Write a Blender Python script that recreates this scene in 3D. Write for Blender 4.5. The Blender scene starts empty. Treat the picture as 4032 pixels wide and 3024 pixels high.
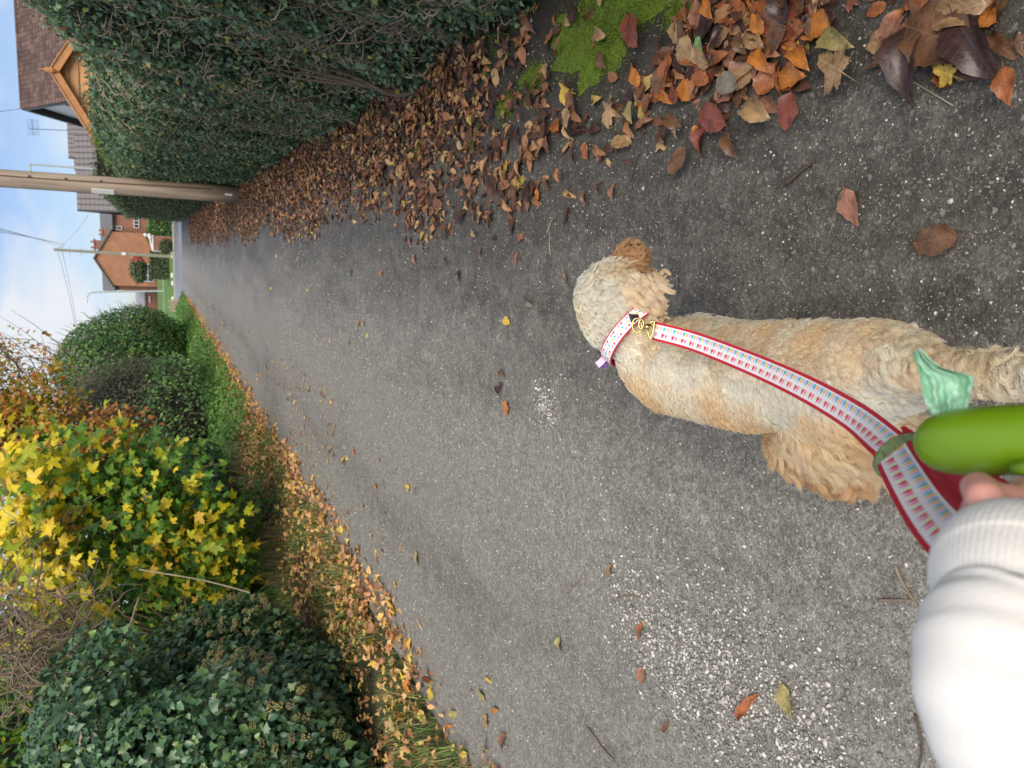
import bpy, bmesh, math, random
import numpy as np
from mathutils import Vector, Matrix, kdtree

random.seed(7)
rng = np.random.default_rng(11)
sc = bpy.context.scene
COL = sc.collection

# ------------------------------------------------------------------ camera (phone held sideways: the picture lies on its side)
F = 2850.0; CAMH = 1.45
PIT = math.radians(26.1); YAW = math.radians(10.7); ROL = 0.03
fwd = np.array([-math.sin(YAW)*math.cos(PIT), math.cos(YAW)*math.cos(PIT), -math.sin(PIT)])
_R0 = np.array([math.cos(YAW), math.sin(YAW), 0.0]); _U0 = np.cross(_R0, fwd)
CU = math.cos(ROL)*_U0 + math.sin(ROL)*_R0
CR = -math.sin(ROL)*_U0 + math.cos(ROL)*_R0
CC = np.array([0.0, 0.0, CAMH])
cam_d = bpy.data.cameras.new('camera'); cam = bpy.data.objects.new('camera', cam_d); COL.objects.link(cam)
cam_d.sensor_width = 36.0; cam_d.lens = F/4032*36.0
cam_d.clip_start = 0.02; cam_d.clip_end = 3000
M = Matrix(((-CU[0], CR[0], -fwd[0], 0), (-CU[1], CR[1], -fwd[1], 0), (-CU[2], CR[2], -fwd[2], CAMH), (0, 0, 0, 1)))
cam.matrix_world = M
cam_d.dof.use_dof = True; cam_d.dof.focus_distance = 1.7; cam_d.dof.aperture_fstop = 7.5
sc.camera = cam

# ------------------------------------------------------------------ world, sun, exposure
SUN_EL, SUN_ROT = math.radians(46), math.radians(165)
w = bpy.data.worlds.new("World"); sc.world = w; w.use_nodes = True
nt = w.node_tree; nt.nodes.clear()
def wn(t, **k):
    n = nt.nodes.new(t)
    for a, b in k.items(): setattr(n, a, b)
    return n
wo = wn('ShaderNodeOutputWorld'); wb = wn('ShaderNodeBackground'); wb.inputs['Strength'].default_value = 0.13
sky = wn('ShaderNodeTexSky', sky_type='NISHITA', sun_disc=False, sun_elevation=SUN_EL, sun_rotation=SUN_ROT, air_density=1.0, dust_density=0.7, ozone_density=3.0)
tc = wn('ShaderNodeTexCoord'); mp = wn('ShaderNodeMapping'); mp.inputs['Scale'].default_value = (1.3, 1.3, 3.6); mp.inputs['Location'].default_value = (0.3, 0.1, 0.25)
nz = wn('ShaderNodeTexNoise'); nz.inputs['Scale'].default_value = 2.1; nz.inputs['Detail'].default_value = 7; nz.inputs['Roughness'].default_value = 0.5; nz.inputs['Distortion'].default_value = 0.35
rp = wn('ShaderNodeValToRGB'); rp.color_ramp.elements[0].position = 0.44; rp.color_ramp.elements[1].position = 0.60
rp.color_ramp.elements[0].color = (0.10, 0.10, 0.10, 1); rp.color_ramp.elements[1].color = (1, 1, 1, 1)
mx = wn('ShaderNodeMix', data_type='RGBA'); mx.inputs['B'].default_value = (3.8, 4.0, 4.25, 1)
L = nt.links.new
L(tc.outputs['Generated'], mp.inputs['Vector']); L(mp.outputs[0], nz.inputs['Vector']); L(nz.outputs['Fac'], rp.inputs[0])
L(rp.outputs[0], mx.inputs['Factor']); tn = wn('ShaderNodeMix', data_type='RGBA', blend_type='MULTIPLY'); tn.inputs['Factor'].default_value = 1.0; tn.inputs['B'].default_value = (0.52, 0.53, 0.62, 1); L(sky.outputs[0], tn.inputs['A']); L(tn.outputs['Result'], mx.inputs['A']); L(mx.outputs['Result'], wb.inputs['Color']); L(wb.outputs[0], wo.inputs[0])
sd = bpy.data.lights.new('sun', 'SUN'); sun = bpy.data.objects.new('sun', sd); COL.objects.link(sun)
sd.energy = 2.2; sd.angle = math.radians(45); sd.color = (1, 0.90, 0.76)
_sdir = Vector((math.sin(SUN_ROT)*math.cos(SUN_EL), math.cos(SUN_ROT)*math.cos(SUN_EL), math.sin(SUN_EL)))
sun.rotation_euler = _sdir.to_track_quat('Z', 'Y').to_euler()
sc.view_settings.view_transform = 'Standard'; sc.view_settings.look = 'None'; sc.view_settings.exposure = 0.75; sc.view_settings.gamma = 1.0
sc.cycles_curves.shape = 'RIBBONS'
sc.cycles.max_bounces = 6; sc.cycles.transparent_max_bounces = 4

# ------------------------------------------------------------------ measuring helpers: points of the place from where they show (2212 px wide picture)
S = 4032/2212
def ray(x, y): return fwd + CR*(1512 - y*S)/F - CU*(x*S - 2016)/F
def G(x, y, z=0.0): d = ray(x, y); return CC + d*((z - CAMH)/d[2])
def AY(x, y, Y): d = ray(x, y); return CC + d*(Y/d[1])
def AD(x, y, dep): return CC + ray(x, y)*dep
def show(p):
    q = np.asarray(p, float) - CC; ww = q@fwd
    return (2016 - F*(q@CU)/ww)/S, (1512 - F*(q@CR)/ww)/S, ww

# ------------------------------------------------------------------ object helpers
def props(o, label=None, cat=None, group=None, kind=None):
    if label: o['label'] = label
    if cat: o['category'] = cat
    if group: o['group'] = group
    if kind: o['kind'] = kind
    return o
def link(o, parent=None):
    COL.objects.link(o)
    if parent: o.parent = parent
    return o
def empty(name, loc, label, cat, group=None):
    o = bpy.data.objects.new(name, None); o.location = loc; o.empty_display_size = 0.1
    link(o); return props(o, label, cat, group)
def mesh_np(name, V, T, attrs=None, smooth=True):
    """V (n,3), T (m,3) triangles"""
    me = bpy.data.meshes.new(name)
    V = np.ascontiguousarray(V, np.float32); T = np.ascontiguousarray(T, np.int32)
    me.vertices.add(len(V)); me.vertices.foreach_set('co', V.ravel())
    me.loops.add(T.size); me.loops.foreach_set('vertex_index', T.ravel())
    me.polygons.add(len(T)); me.polygons.foreach_set('loop_start', np.arange(0, T.size, 3, dtype=np.int32))
    me.polygons.foreach_set('use_smooth', np.full(len(T), smooth))
    if attrs:
        for k, a in attrs.items():
            a = np.asarray(a, np.float32)
            if a.ndim == 1:
                at = me.attributes.new(k, 'FLOAT', 'POINT'); at.data.foreach_set('value', a)
            else:
                at = me.attributes.new(k, 'FLOAT_COLOR', 'POINT')
                at.data.foreach_set('color', np.c_[a, np.ones(len(a))].astype(np.float32).ravel())
    me.update(calc_edges=True)
    return me
def obj(name, me, mat=None, parent=None, loc=None):
    """mesh in world coordinates; under a parent it is moved by the parent's location"""
    o = bpy.data.objects.new(name, me)
    if mat and not me.materials: me.materials.append(mat)
    link(o, parent)
    if parent is not None:
        p = parent; off = Vector((0, 0, 0))
        while p is not None: off += p.location; p = p.parent
        o.location = -off
    if loc is not None: o.location = Vector(o.location) + Vector(loc)
    return o
class MB:
    """collects shapes into one mesh"""
    def __init__(s): s.V = []; s.T = []; s.n = 0
    def add(s, V, T):
        V = np.asarray(V, float); T = np.asarray(T, int)
        s.V.append(V); s.T.append(T + s.n); s.n += len(V); return s
    def box(s, c, size, rot=None):
        h = np.array(size)/2.0
        V = np.array([[x, y, z] for x in (-1, 1) for y in (-1, 1) for z in (-1, 1)])*h
        if rot is not None: V = V@np.array(rot).T
        V = V + np.array(c)
        Q = [(0, 1, 3, 2), (4, 6, 7, 5), (0, 4, 5, 1), (2, 3, 7, 6), (0, 2, 6, 4), (1, 5, 7, 3)]
        T = [t for q in Q for t in ((q[0], q[1], q[2]), (q[0], q[2], q[3]))]
        return s.add(V, T)
    def prism(s, poly, d):
        """polygon (list of 3d points, planar, convex) pushed along d"""
        P = np.array(poly, float); n = len(P); V = np.r_[P, P + np.array(d)]
        T = [(0, i, i+1) for i in range(1, n-1)] + [(n, n+i+1, n+i) for i in range(1, n-1)]
        for i in range(n):
            j = (i+1) % n; T += [(i, n+i, n+j), (i, n+j, j)]
        return s.add(V, T)
    def tube(s, pts, rad, sides=6, cap=True):
        V, T = tube(pts, rad, sides, cap); return s.add(V, T)
    def mesh(s, name, smooth=False): return mesh_np(name, np.concatenate(s.V), np.concatenate(s.T), smooth=smooth)
    def build(s, name, mat, parent=None, smooth=False): return obj(name, s.mesh(name, smooth), mat, parent)
def tube(pts, rad, sides=6, cap=True):
    P = np.asarray(pts, float); n = len(P); rad = np.broadcast_to(np.asarray(rad, float), (n,))
    t = np.gradient(P, axis=0); t /= np.linalg.norm(t, axis=1)[:, None] + 1e-9
    up = np.array([0.13, 0.27, 0.95]); a = np.cross(t, up); bad = np.linalg.norm(a, axis=1) < 0.05
    a[bad] = np.cross(t[bad], [1, 0, 0]); a /= np.linalg.norm(a, axis=1)[:, None]; b = np.cross(t, a)
    th = np.arange(sides)*2*np.pi/sides
    V = P[:, None] + rad[:, None, None]*(np.cos(th)[None, :, None]*a[:, None] + np.sin(th)[None, :, None]*b[:, None])
    V = V.reshape(-1, 3); i = np.arange(n-1)[:, None]*sides; j = np.arange(sides)[None]; k = (j+1) % sides
    q0 = (i+j).ravel(); q1 = (i+k).ravel(); q2 = (i+sides+k).ravel(); q3 = (i+sides+j).ravel()
    T = np.r_[np.c_[q0, q1, q2], np.c_[q0, q2, q3]]
    if cap:
        c = np.array([(0, x, x+1) for x in range(1, sides-1)]); T = np.r_[T, c[:, ::-1], c + (n-1)*sides]
    return V, T
def crom(P, n):
    """smooth curve through points, n samples"""
    P = np.asarray(P, float); Q = np.r_[[2*P[0]-P[1]], P, [2*P[-1]-P[-2]]]
    u = np.linspace(0, len(P)-1-1e-6, n); i = u.astype(int); f = (u - i)[:, None] if P.ndim > 1 else u - i
    a, b, c, d = Q[i], Q[i+1], Q[i+2], Q[i+3]
    return 0.5*((2*b) + (c-a)*f + (2*a-5*b+4*c-d)*f**2 + (3*b-a-3*c+d)*f**3)

# ------------------------------------------------------------------ materials
def newmat(name):
    m = bpy.data.materials.new(name); m.use_nodes = True; t = m.node_tree; t.nodes.clear()
    o = t.nodes.new('ShaderNodeOutputMaterial'); p = t.nodes.new('ShaderNodeBsdfPrincipled'); t.links.new(p.outputs[0], o.inputs[0])
    return m, t, p, o
def nd(t, ty, ins=None, **k):
    n = t.nodes.new(ty)
    for a, b in k.items(): setattr(n, a, b)
    if ins:
        for a, b in ins.items():
            if isinstance(b, bpy.types.NodeSocket): t.links.new(b, n.inputs[a])
            else: n.inputs[a].default_value = b
    return n
def ramp(t, fac, stops, interp='LINEAR'):
    r = t.nodes.new('ShaderNodeValToRGB'); cr = r.color_ramp; cr.interpolation = interp
    while len(cr.elements) < len(stops): cr.elements.new(0.5)
    for e, (p, c) in zip(cr.elements, stops): e.position = p; e.color = (*c, 1)
    t.links.new(fac, r.inputs[0]); return r
def mixc(t, f, a, b, mode='MIX'):
    n = t.nodes.new('ShaderNodeMix'); n.data_type = 'RGBA'; n.blend_type = mode
    for k, v in (('Factor', f), ('A', a), ('B', b)):
        if isinstance(v, bpy.types.NodeSocket): t.links.new(v, n.inputs[k])
        else: n.inputs[k].default_value = v if k == 'Factor' else (*v, 1)
    return n.outputs['Result']
def maths(t, op, a, b=None, c=None):
    n = t.nodes.new('ShaderNodeMath'); n.operation = op
    for i, v in enumerate((a, b, c)):
        if v is None: continue
        if isinstance(v, bpy.types.NodeSocket): t.links.new(v, n.inputs[i])
        else: n.inputs[i].default_value = v
    return n.outputs[0]
def bump(t, p, h, strength=0.3, dist=0.01):
    b = nd(t, 'ShaderNodeBump', {'Height': h, 'Strength': strength, 'Distance': dist}); t.links.new(b.outputs[0], p.inputs['Normal'])
def plain(name, col, rough=0.6, var=0.25, scale=8.0, metal=0.0, bmp=0.15, stretch=(1, 1, 1), spec=0.5, bd=0.005):
    m, t, p, o = newmat(name)
    c = nd(t, 'ShaderNodeTexCoord').outputs['Object']; mpn = nd(t, 'ShaderNodeMapping', {'Vector': c, 'Scale': stretch})
    n = nd(t, 'ShaderNodeTexNoise', {'Vector': mpn.outputs[0], 'Scale': scale, 'Detail': 6.0, 'Roughness': 0.6})
    lo = tuple(x*(1-var) for x in col); hi = tuple(min(1, x*(1+var)) for x in col)
    r = ramp(t, n.outputs['Fac'], [(0.3, lo), (0.7, hi)])
    t.links.new(r.outputs[0], p.inputs['Base Color']); p.inputs['Roughness'].default_value = rough; p.inputs['Metallic'].default_value = metal
    p.inputs['Specular IOR Level'].default_value = spec
    if bmp: bump(t, p, n.outputs['Fac'], bmp, bd)
    return m
def leafmat(name, stops, rough=0.5, trans=0.25, spot=None, spec=0.5, vein=0.0):
    m, t, p, o = newmat(name)
    a = nd(t, 'ShaderNodeAttribute', attribute_name='rnd').outputs['Fac']; oi = nd(t, 'ShaderNodeObjectInfo').outputs['Random']
    f = maths(t, 'FRACT', maths(t, 'ADD', a, oi))
    r = ramp(t, f, stops).outputs[0]
    c = nd(t, 'ShaderNodeTexCoord').outputs['Object']
    n = nd(t, 'ShaderNodeTexNoise', {'Vector': c, 'Scale': 14.0 if vein == 0 else 5.0, 'Detail': 4.0})
    v = maths(t, 'MULTIPLY_ADD', n.outputs['Fac'], 0.9, 0.55)
    g = nd(t, 'ShaderNodeMix', {'Factor': 1.0, 'A': r}, data_type='RGBA', blend_type='MULTIPLY')
    cmb = nd(t, 'ShaderNodeCombineColor', {0: v, 1: v, 2: v}); t.links.new(cmb.outputs[0], g.inputs['B'])
    colr = g.outputs['Result']
    if spot:
        n2 = nd(t, 'ShaderNodeTexNoise', {'Vector': c, 'Scale': 40.0 if vein == 0 else 9.0, 'Detail': 3.0})
        k = ramp(t, n2.outputs['Fac'], [(0.56, (0, 0, 0)), (0.66, (1, 1, 1))]).outputs[0]
        colr = mixc(t, k, colr, spot)
    t.links.new(colr, p.inputs['Base Color']); p.inputs['Roughness'].default_value = rough; p.inputs['Specular IOR Level'].default_value = spec
    if trans:
        tr = nd(t, 'ShaderNodeBsdfTranslucent', {'Color': colr}); ms = nd(t, 'ShaderNodeMixShader', {0: trans})
        t.links.new(p.outputs[0], ms.inputs[1]); t.links.new(tr.outputs[0], ms.inputs[2]); t.links.new(ms.outputs[0], o.inputs[0])
    return m

# ---- asphalt lane
def asphalt():
    m, t, p, o = newmat('old_asphalt')
    P = nd(t, 'ShaderNodeTexCoord').outputs['Object']
    sx = nd(t, 'ShaderNodeSeparateXYZ', {0: P})
    PB = nd(t, 'ShaderNodeMapping', {'Vector': P, 'Scale': (1.9, .45, 1.0)}).outputs[0]
    big = nd(t, 'ShaderNodeTexNoise', {'Vector': PB, 'Scale': 1.5, 'Detail': 5.0, 'Roughness': 0.6}).outputs['Fac']
    mid = nd(t, 'ShaderNodeTexNoise', {'Vector': P, 'Scale': 9.0, 'Detail': 6.0, 'Roughness': 0.65}).outputs['Fac']
    fine = nd(t, 'ShaderNodeTexNoise', {'Vector': P, 'Scale': 160.0, 'Detail': 4.0, 'Roughness': 0.7}).outputs['Fac']
    base = ramp(t, mid, [(0.3, (0.068, 0.061, 0.050)), (0.7, (0.112, 0.103, 0.086))]).outputs[0]
    # loose grit washed into strips along the lane: middle strip and the left edge
    def band(x0, wd):
        d = maths(t, 'ABSOLUTE', maths(t, 'SUBTRACT', sx.outputs[0], x0)); return maths(t, 'MAXIMUM', maths(t, 'SUBTRACT', 1.0, maths(t, 'DIVIDE', d, wd)), 0.0)
    bnd = maths(t, 'MULTIPLY', maths(t, 'MAXIMUM', band(-1.2, 1.3), band(-2.3, 1.3)), 1.15)
    gm = maths(t, 'MULTIPLY_ADD', bnd, 0.52, maths(t, 'MULTIPLY', big, 0.85))
    gmask = ramp(t, maths(t, 'ADD', gm, maths(t, 'ADD', maths(t, 'MULTIPLY', maths(t, 'SUBTRACT', mid, 0.5), 0.5), maths(t, 'MULTIPLY', maths(t, 'SUBTRACT', fine, 0.5), 0.5))), [(0.40, (0, 0, 0)), (0.92, (1, 1, 1))]).outputs[0]
    gc = ramp(t, fine, [(0.3, (0.13, 0.12, 0.10)), (0.7, (0.52, 0.50, 0.45))]).outputs[0]
    col = mixc(t, maths(t, 'MULTIPLY', gmask, 0.85), base, gc)
    for s1_, hi_, lo_ in ((70.0, .50, .78), (160.0, .42, .80)):
        va = nd(t, 'ShaderNodeTexVoronoi', {'Vector': P, 'Scale': s1_}); vr = nd(t, 'ShaderNodeSeparateColor', {0: va.outputs['Color']})
        vv = maths(t, 'MULTIPLY_ADD', maths(t, 'POWER', vr.outputs[0], 1.8), hi_, lo_); cc_ = nd(t, 'ShaderNodeCombineColor', {0: vv, 1: vv, 2: vv}).outputs[0]; col = mixc(t, 1.0, col, cc_, 'MULTIPLY')
    hs = None
    wn1 = nd(t, 'ShaderNodeTexNoise', {'Vector': P, 'Scale': 130.0, 'Detail': 2.0}); wv = nd(t, 'ShaderNodeVectorMath', {0: wn1.outputs['Color'], 1: (0.5, 0.5, 0.5)}, operation='SUBTRACT')
    ws = nd(t, 'ShaderNodeVectorMath', {0: wv.outputs[0], 'Scale': 0.016}, operation='SCALE'); PW = nd(t, 'ShaderNodeVectorMath', {0: P, 1: ws.outputs[0]}, operation='ADD').outputs[0]
    for sc_, th, rad, ca, cb in ((48.0, 0.88, 0.26, (0.22, 0.21, 0.19), (0.50, 0.48, 0.44)), (100.0, 0.74, 0.32, (0.18, 0.17, 0.155), (0.46, 0.44, 0.41)), (210.0, 0.52, 0.40, (0.15, 0.14, 0.115), (0.42, 0.40, 0.35))):
        v = nd(t, 'ShaderNodeTexVoronoi', {'Vector': PW, 'Scale': sc_})
        sepc = nd(t, 'ShaderNodeSeparateColor', {0: v.outputs['Color']})
        a = maths(t, 'GREATER_THAN', sepc.outputs[0], maths(t, 'SUBTRACT', th, maths(t, 'MULTIPLY', gmask, 0.35)))
        b = maths(t, 'LESS_THAN', v.outputs['Distance'], maths(t, 'MULTIPLY', sepc.outputs[1], rad+0.12))
        k = maths(t, 'MULTIPLY', a, b)
        cc = mixc(t, sepc.outputs[2], ca, cb)
        col = mixc(t, maths(t, 'MULTIPLY', k, 0.8), col, cc)
        hs = k if hs is None else maths(t, 'MAXIMUM', hs, k)
    # moss and soil towards the hedge
    e = maths(t, 'ADD', maths(t, 'MULTIPLY', maths(t, 'SUBTRACT', sx.outputs[0], 0.38), 1.5), maths(t, 'MULTIPLY', maths(t, 'SUBTRACT', big, 0.5), 1.8))
    soil = ramp(t, e, [(0.15, (0, 0, 0)), (0.6, (1, 1, 1))]).outputs[0]
    col = mixc(t, maths(t, 'MULTIPLY', soil, 0.8), col, (0.035, 0.028, 0.02))
    mn = nd(t, 'ShaderNodeTexNoise', {'Vector': P, 'Scale': 3.1, 'Detail': 6.0, 'Roughness': 0.7}).outputs['Fac']
    e2 = maths(t, 'ADD', maths(t, 'MULTIPLY', maths(t, 'SUBTRACT', sx.outputs[0], 0.62), 0.9), maths(t, 'MULTIPLY', maths(t, 'SUBTRACT', mn, 0.5), 2.2))
    moss = ramp(t, e2, [(0.42, (0, 0, 0)), (0.58, (1, 1, 1))]).outputs[0]
    col = mixc(t, maths(t, 'MULTIPLY', moss, 0.7), col, (0.035, 0.06, 0.012))
    t.links.new(col, p.inputs['Base Color'])
    rr = maths(t, 'MULTIPLY_ADD', mid, 0.45, 0.33); t.links.new(rr, p.inputs['Roughness'])
    p.inputs['Specular IOR Level'].default_value = 0.6
    bump(t, p, maths(t, 'ADD', maths(t, 'MULTIPLY', fine, 1.2), hs), 0.75, 0.005)
    return m
m_asphalt = asphalt()
m_road = plain('damp_road_asphalt', (0.24, 0.235, 0.23), 0.33, 0.2, 2.0, bmp=0.1)
m_soil = plain('verge_soil', (0.045, 0.05, 0.02), 0.9, 0.5, 3.0, bmp=0.6, bd=0.03)
m_lawn = plain('mown_lawn', (0.10, 0.20, 0.035), 0.9, 0.35, 1.5, bmp=0.3)
m_dark = plain('painted_inner_shade', (0.020, 0.022, 0.012), 0.95, 0.5, 12, bmp=0.8, bd=0.03)  # solid cores filling the foliage; the shade inside is put into this near-black colour
m_ivy = leafmat('hedge_ivy_leaf', [(0, (0.048, 0.105, 0.060)), (0.4, (0.085, 0.161, 0.085)), (0.75, (0.142, 0.231, 0.111)), (0.93, (0.181, 0.282, 0.121)), (0.97, (0.403, 0.343, 0.060)), (1, (0.242, 0.121, 0.060))], 0.38, 0.08, spec=0.5)
m_ivyb = leafmat('bush_ivy_leaf', [(0, (0.045, 0.107, 0.052)), (0.5, (0.072, 0.156, 0.075)), (0.85, (0.111, 0.216, 0.089)), (1, (0.194, 0.297, 0.075))], 0.36, 0.1, spec=0.6)
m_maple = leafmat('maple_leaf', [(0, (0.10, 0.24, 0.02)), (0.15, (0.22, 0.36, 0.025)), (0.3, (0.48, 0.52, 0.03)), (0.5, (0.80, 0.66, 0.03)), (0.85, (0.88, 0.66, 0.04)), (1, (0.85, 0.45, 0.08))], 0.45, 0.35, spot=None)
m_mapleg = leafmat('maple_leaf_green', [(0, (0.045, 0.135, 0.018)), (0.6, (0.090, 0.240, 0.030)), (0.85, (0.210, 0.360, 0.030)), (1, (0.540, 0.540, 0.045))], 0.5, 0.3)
m_beech = leafmat('beech_leaf', [(0, (0.200, 0.069, 0.019)), (0.4, (0.375, 0.138, 0.031)), (0.75, (0.525, 0.225, 0.050)), (1, (0.525, 0.325, 0.062))], 0.5, 0.3)
m_orange = leafmat('turning_leaf', [(0, (0.135, 0.216, 0.027)), (0.3, (0.338, 0.324, 0.027)), (0.6, (0.608, 0.338, 0.027)), (0.85, (0.567, 0.189, 0.027)), (1, (0.338, 0.121, 0.027))], 0.5, 0.35)
m_privet = leafmat('privet_leaf', [(0, (0.043, 0.080, 0.029)), (0.5, (0.094, 0.145, 0.058)), (0.85, (0.145, 0.189, 0.087)), (1, (0.217, 0.174, 0.102))], 0.5, 0.2)
m_bush = leafmat('bush_leaf', [(0, (0.036, 0.094, 0.026)), (0.5, (0.072, 0.189, 0.043)), (0.9, (0.131, 0.261, 0.058)), (1, (0.319, 0.377, 0.058))], 0.4, 0.2)
m_conif = leafmat('clipped_leaf', [(0, (0.065, 0.117, 0.019)), (0.6, (0.143, 0.208, 0.026)), (1, (0.260, 0.312, 0.039))], 0.6, 0.2)
m_nettle = leafmat('verge_leaf', [(0, (0.068, 0.176, 0.034)), (0.7, (0.121, 0.270, 0.047)), (1, (0.216, 0.365, 0.068))], 0.55, 0.25)
m_grass = leafmat('grass_blade', [(0, (0.095, 0.203, 0.034)), (0.5, (0.162, 0.270, 0.054)), (0.8, (0.351, 0.351, 0.135)), (1, (0.567, 0.459, 0.243))], 0.6, 0.25)
m_turf = leafmat('short_turf', [(0, (0.065, 0.169, 0.019)), (1, (0.182, 0.338, 0.039))], 0.6, 0.25)
m_litter = leafmat('fallen_leaf', [(0, (0.05, 0.026, 0.018)), (0.3, (0.12, 0.055, 0.035)), (0.52, (0.25, 0.11, 0.055)), (0.78, (0.42, 0.20, 0.09)), (0.95, (0.52, 0.34, 0.16)), (1, (0.5, 0.38, 0.06))], 0.5, 0.05, spot=(0.10, 0.045, 0.025), spec=0.45)
m_litterL = leafmat('fallen_leaf_gold', [(0, (0.18, 0.08, 0.04)), (0.25, (0.45, 0.21, 0.09)), (0.55, (0.68, 0.36, 0.15)), (0.8, (0.78, 0.52, 0.20)), (1, (0.62, 0.47, 0.05))], 0.55, 0.1)
m_twig = plain('bark_twig', (0.22, 0.165, 0.12), 0.8, 0.35, 30)
m_palestem = plain('pale_stem', (0.36, 0.30, 0.21), 0.8, 0.3, 25)
m_bark = plain('dark_bark', (0.10, 0.075, 0.055), 0.9, 0.3, 20)

# ------------------------------------------------------------------ leaf shapes (length 1 along +x, face up +z)
def leaf_fan(outline, zfun):
    O = np.array(outline, float); V = np.c_[O, np.zeros(len(O))]
    c = np.array([[0.42, 0, 0]]); V = np.r_[c, V]; V[:, 2] = [zfun(x, y) for x, y in V[:, :2]]
    n = len(O); return V, np.array([(0, i+1, (i+1) % n + 1) for i in range(n)])
def oval(wd=0.3, fold=0.25, bend=0.25, tw=0.0, n=4, seed=0, stalk=True):
    r = random.Random(seed); V = [(0, 0, 0)]; T = []
    xs = [i/(n+0.0) for i in range(1, n)]
    mid = [(0, 0)] + [(x, 0) for x in xs] + [(1, 0)]
    V = []
    for x, _ in mid: V.append((x, 0.0))
    lo = []; hi = []
    for x in xs:
        h = wd*math.sin(math.pi*x**0.85)*(0.9+0.2*r.random()); lo.append(len(V)); V.append((x, -h)); 
    for x in xs:
        h = wd*math.sin(math.pi*x**0.85)*(0.9+0.2*r.random()); hi.append(len(V)); V.append((x, h))
    N = len(mid)
    for side, s in ((lo, 1), (hi, -1)):
        e = [0] + side + [N-1]
        for i in range(N-1):
            a, b, c, d = i, i+1, e[i+1], e[i]
            for tri in ((a, d, c), (a, c, b)):
                if len(set(tri)) == 3: T.append(tri if s > 0 else tri[::-1])
    out = []
    for x, y in V:
        z = fold*abs(y) - bend*(x-0.45)**2 + tw*y*(x-0.5) + 0.05*math.sin(9*x+seed)*abs(y)/max(wd, .01)
        out.append((x-0.0, y, z))
    if stalk:
        k = len(out); out += [(0, 0.012, 0), (0, -0.012, 0), (-0.18, 0, 0.02)]; T.append((k, k+1, k+2))
    return np.array(out), np.array(T)
def maple(seed=0, curl=0.15, teeth=True):
    r = random.Random(seed); pts = []
    lobes = [(-125, .50), (-62, .80), (0, 1.0), (62, .80), (125, .50)]
    base = np.array([0.28, 0.0])
    raw = []
    for i, (a, l) in enumerate(lobes):
        l *= 0.62*(0.9+0.2*r.random()); a += r.uniform(-6, 6)
        if teeth: raw += [(a-19, l*.66), (a-13, l*.80), (a-8, l*.78), (a, l), (a+8, l*.78), (a+13, l*.80), (a+19, l*.66)]
        else: raw += [(a-14, l*.72), (a, l), (a+14, l*.72)]
        if i < 4: raw.append(((a+lobes[i+1][0])/2, 0.62*(.36 if i in (0, 3) else .42)))
    raw.append((180, .10))
    O = [(base[0] + d*math.cos(math.radians(a)), base[1] + d*math.sin(math.radians(a))) for a, d in raw]
    def z(x, y): 
        dx, dy = x-base[0], y-base[1]; rr = math.hypot(dx, dy); an = math.atan2(dy, dx)
        return curl*(0.5*rr*math.cos(an*2.9+seed) - 1.3*rr*rr) + 0.03*math.sin(an*7)*rr
    V = np.array([(x, y, z(x, y)) for x, y in [tuple(base)] + O]); n = len(O)
    T = [(0, i+1, (i+1) % n + 1) for i in range(n)]
    k = len(V); V = np.r_[V, [(0.27, .012, 0), (0.27, -.012, 0), (-.25, 0.04, -0.05)]]; T.append((k, k+1, k+2))
    return V, np.array(T)
def ivyleaf(seed=0):
    r = random.Random(seed)
    O = [(0.0, 0.08), (-0.06, 0.3), (0.18, 0.30), (0.32, 0.48), (0.55, 0.24), (1.0, 0.0), (0.55, -0.24), (0.32, -0.48), (0.18, -0.30), (-0.06, -0.3), (0.0, -0.08)]
    O = [(x+r.uniform(-.03, .03), y+r.uniform(-.03, .03)) for x, y in O]
    return leaf_fan(O, lambda x, y: 0.18*abs(y) - 0.25*(x-0.4)**2)
def diamond(seed=0):
    V = np.array([(0, 0, 0), (0.45, 0.28, 0.07), (1, 0, -0.08), (0.45, -0.28, 0.07)]); return V, np.array([(0, 2, 1), (0, 3, 2)])
OV = [oval(0.30, .3, .3, .3, 4, 1), oval(0.27, .55, .5, -.5, 4, 2), oval(0.33, .15, .15, .6, 4, 3), oval(0.22, .9, .6, .8, 4, 4)]
BOV = [oval(0.30, .35, .3, .2, 4, 5, False), oval(0.34, .3, .5, -.2, 4, 6, False)]
MP = [maple(1), maple(2, .35), maple(3, .05)]
MPS = [maple(4, .2, False), maple(5, .4, False)]
MPC = [maple(6, .7), maple(7, .9)]
IV = [ivyleaf(1), ivyleaf(2)]
DI = [diamond()]

def frames(N, tip, spin=0.5, tilt=0.4):
    """rotation matrices with z near N and x near tip"""
    n = len(N); N = N + rng.normal(0, tilt, (n, 3)); N /= np.linalg.norm(N, axis=1)[:, None]
    X = np.broadcast_to(tip, (n, 3)) + rng.normal(0, spin, (n, 3)); X = X - (X*N).sum(1)[:, None]*N; X /= np.linalg.norm(X, axis=1)[:, None] + 1e-9
    return np.stack([X, np.cross(N, X), N], axis=2)
def scatter_mesh(name, temps, P, Rm, sz, rnd=None):
    n = len(P); pick = rng.integers(0, len(temps), n); Vs = []; Ts = []; Rn = []; off = 0
    if rnd is None: rnd = rng.random(n)
    for k, (V, T) in enumerate(temps):
        i = np.where(pick == k)[0]
        if not len(i): continue
        W = np.einsum('nij,vj->nvi', Rm[i], V)*sz[i][:, None, None] + P[i][:, None]
        Vs.append(W.reshape(-1, 3)); Ts.append((T[None] + (np.arange(len(i))*len(V))[:, None, None] + off).reshape(-1, 3)); off += len(i)*len(V)
        Rn.append(np.repeat(rnd[i], len(V)))
    return mesh_np(name, np.concatenate(Vs), np.concatenate(Ts), {'rnd': np.concatenate(Rn)}, smooth=True)
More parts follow.
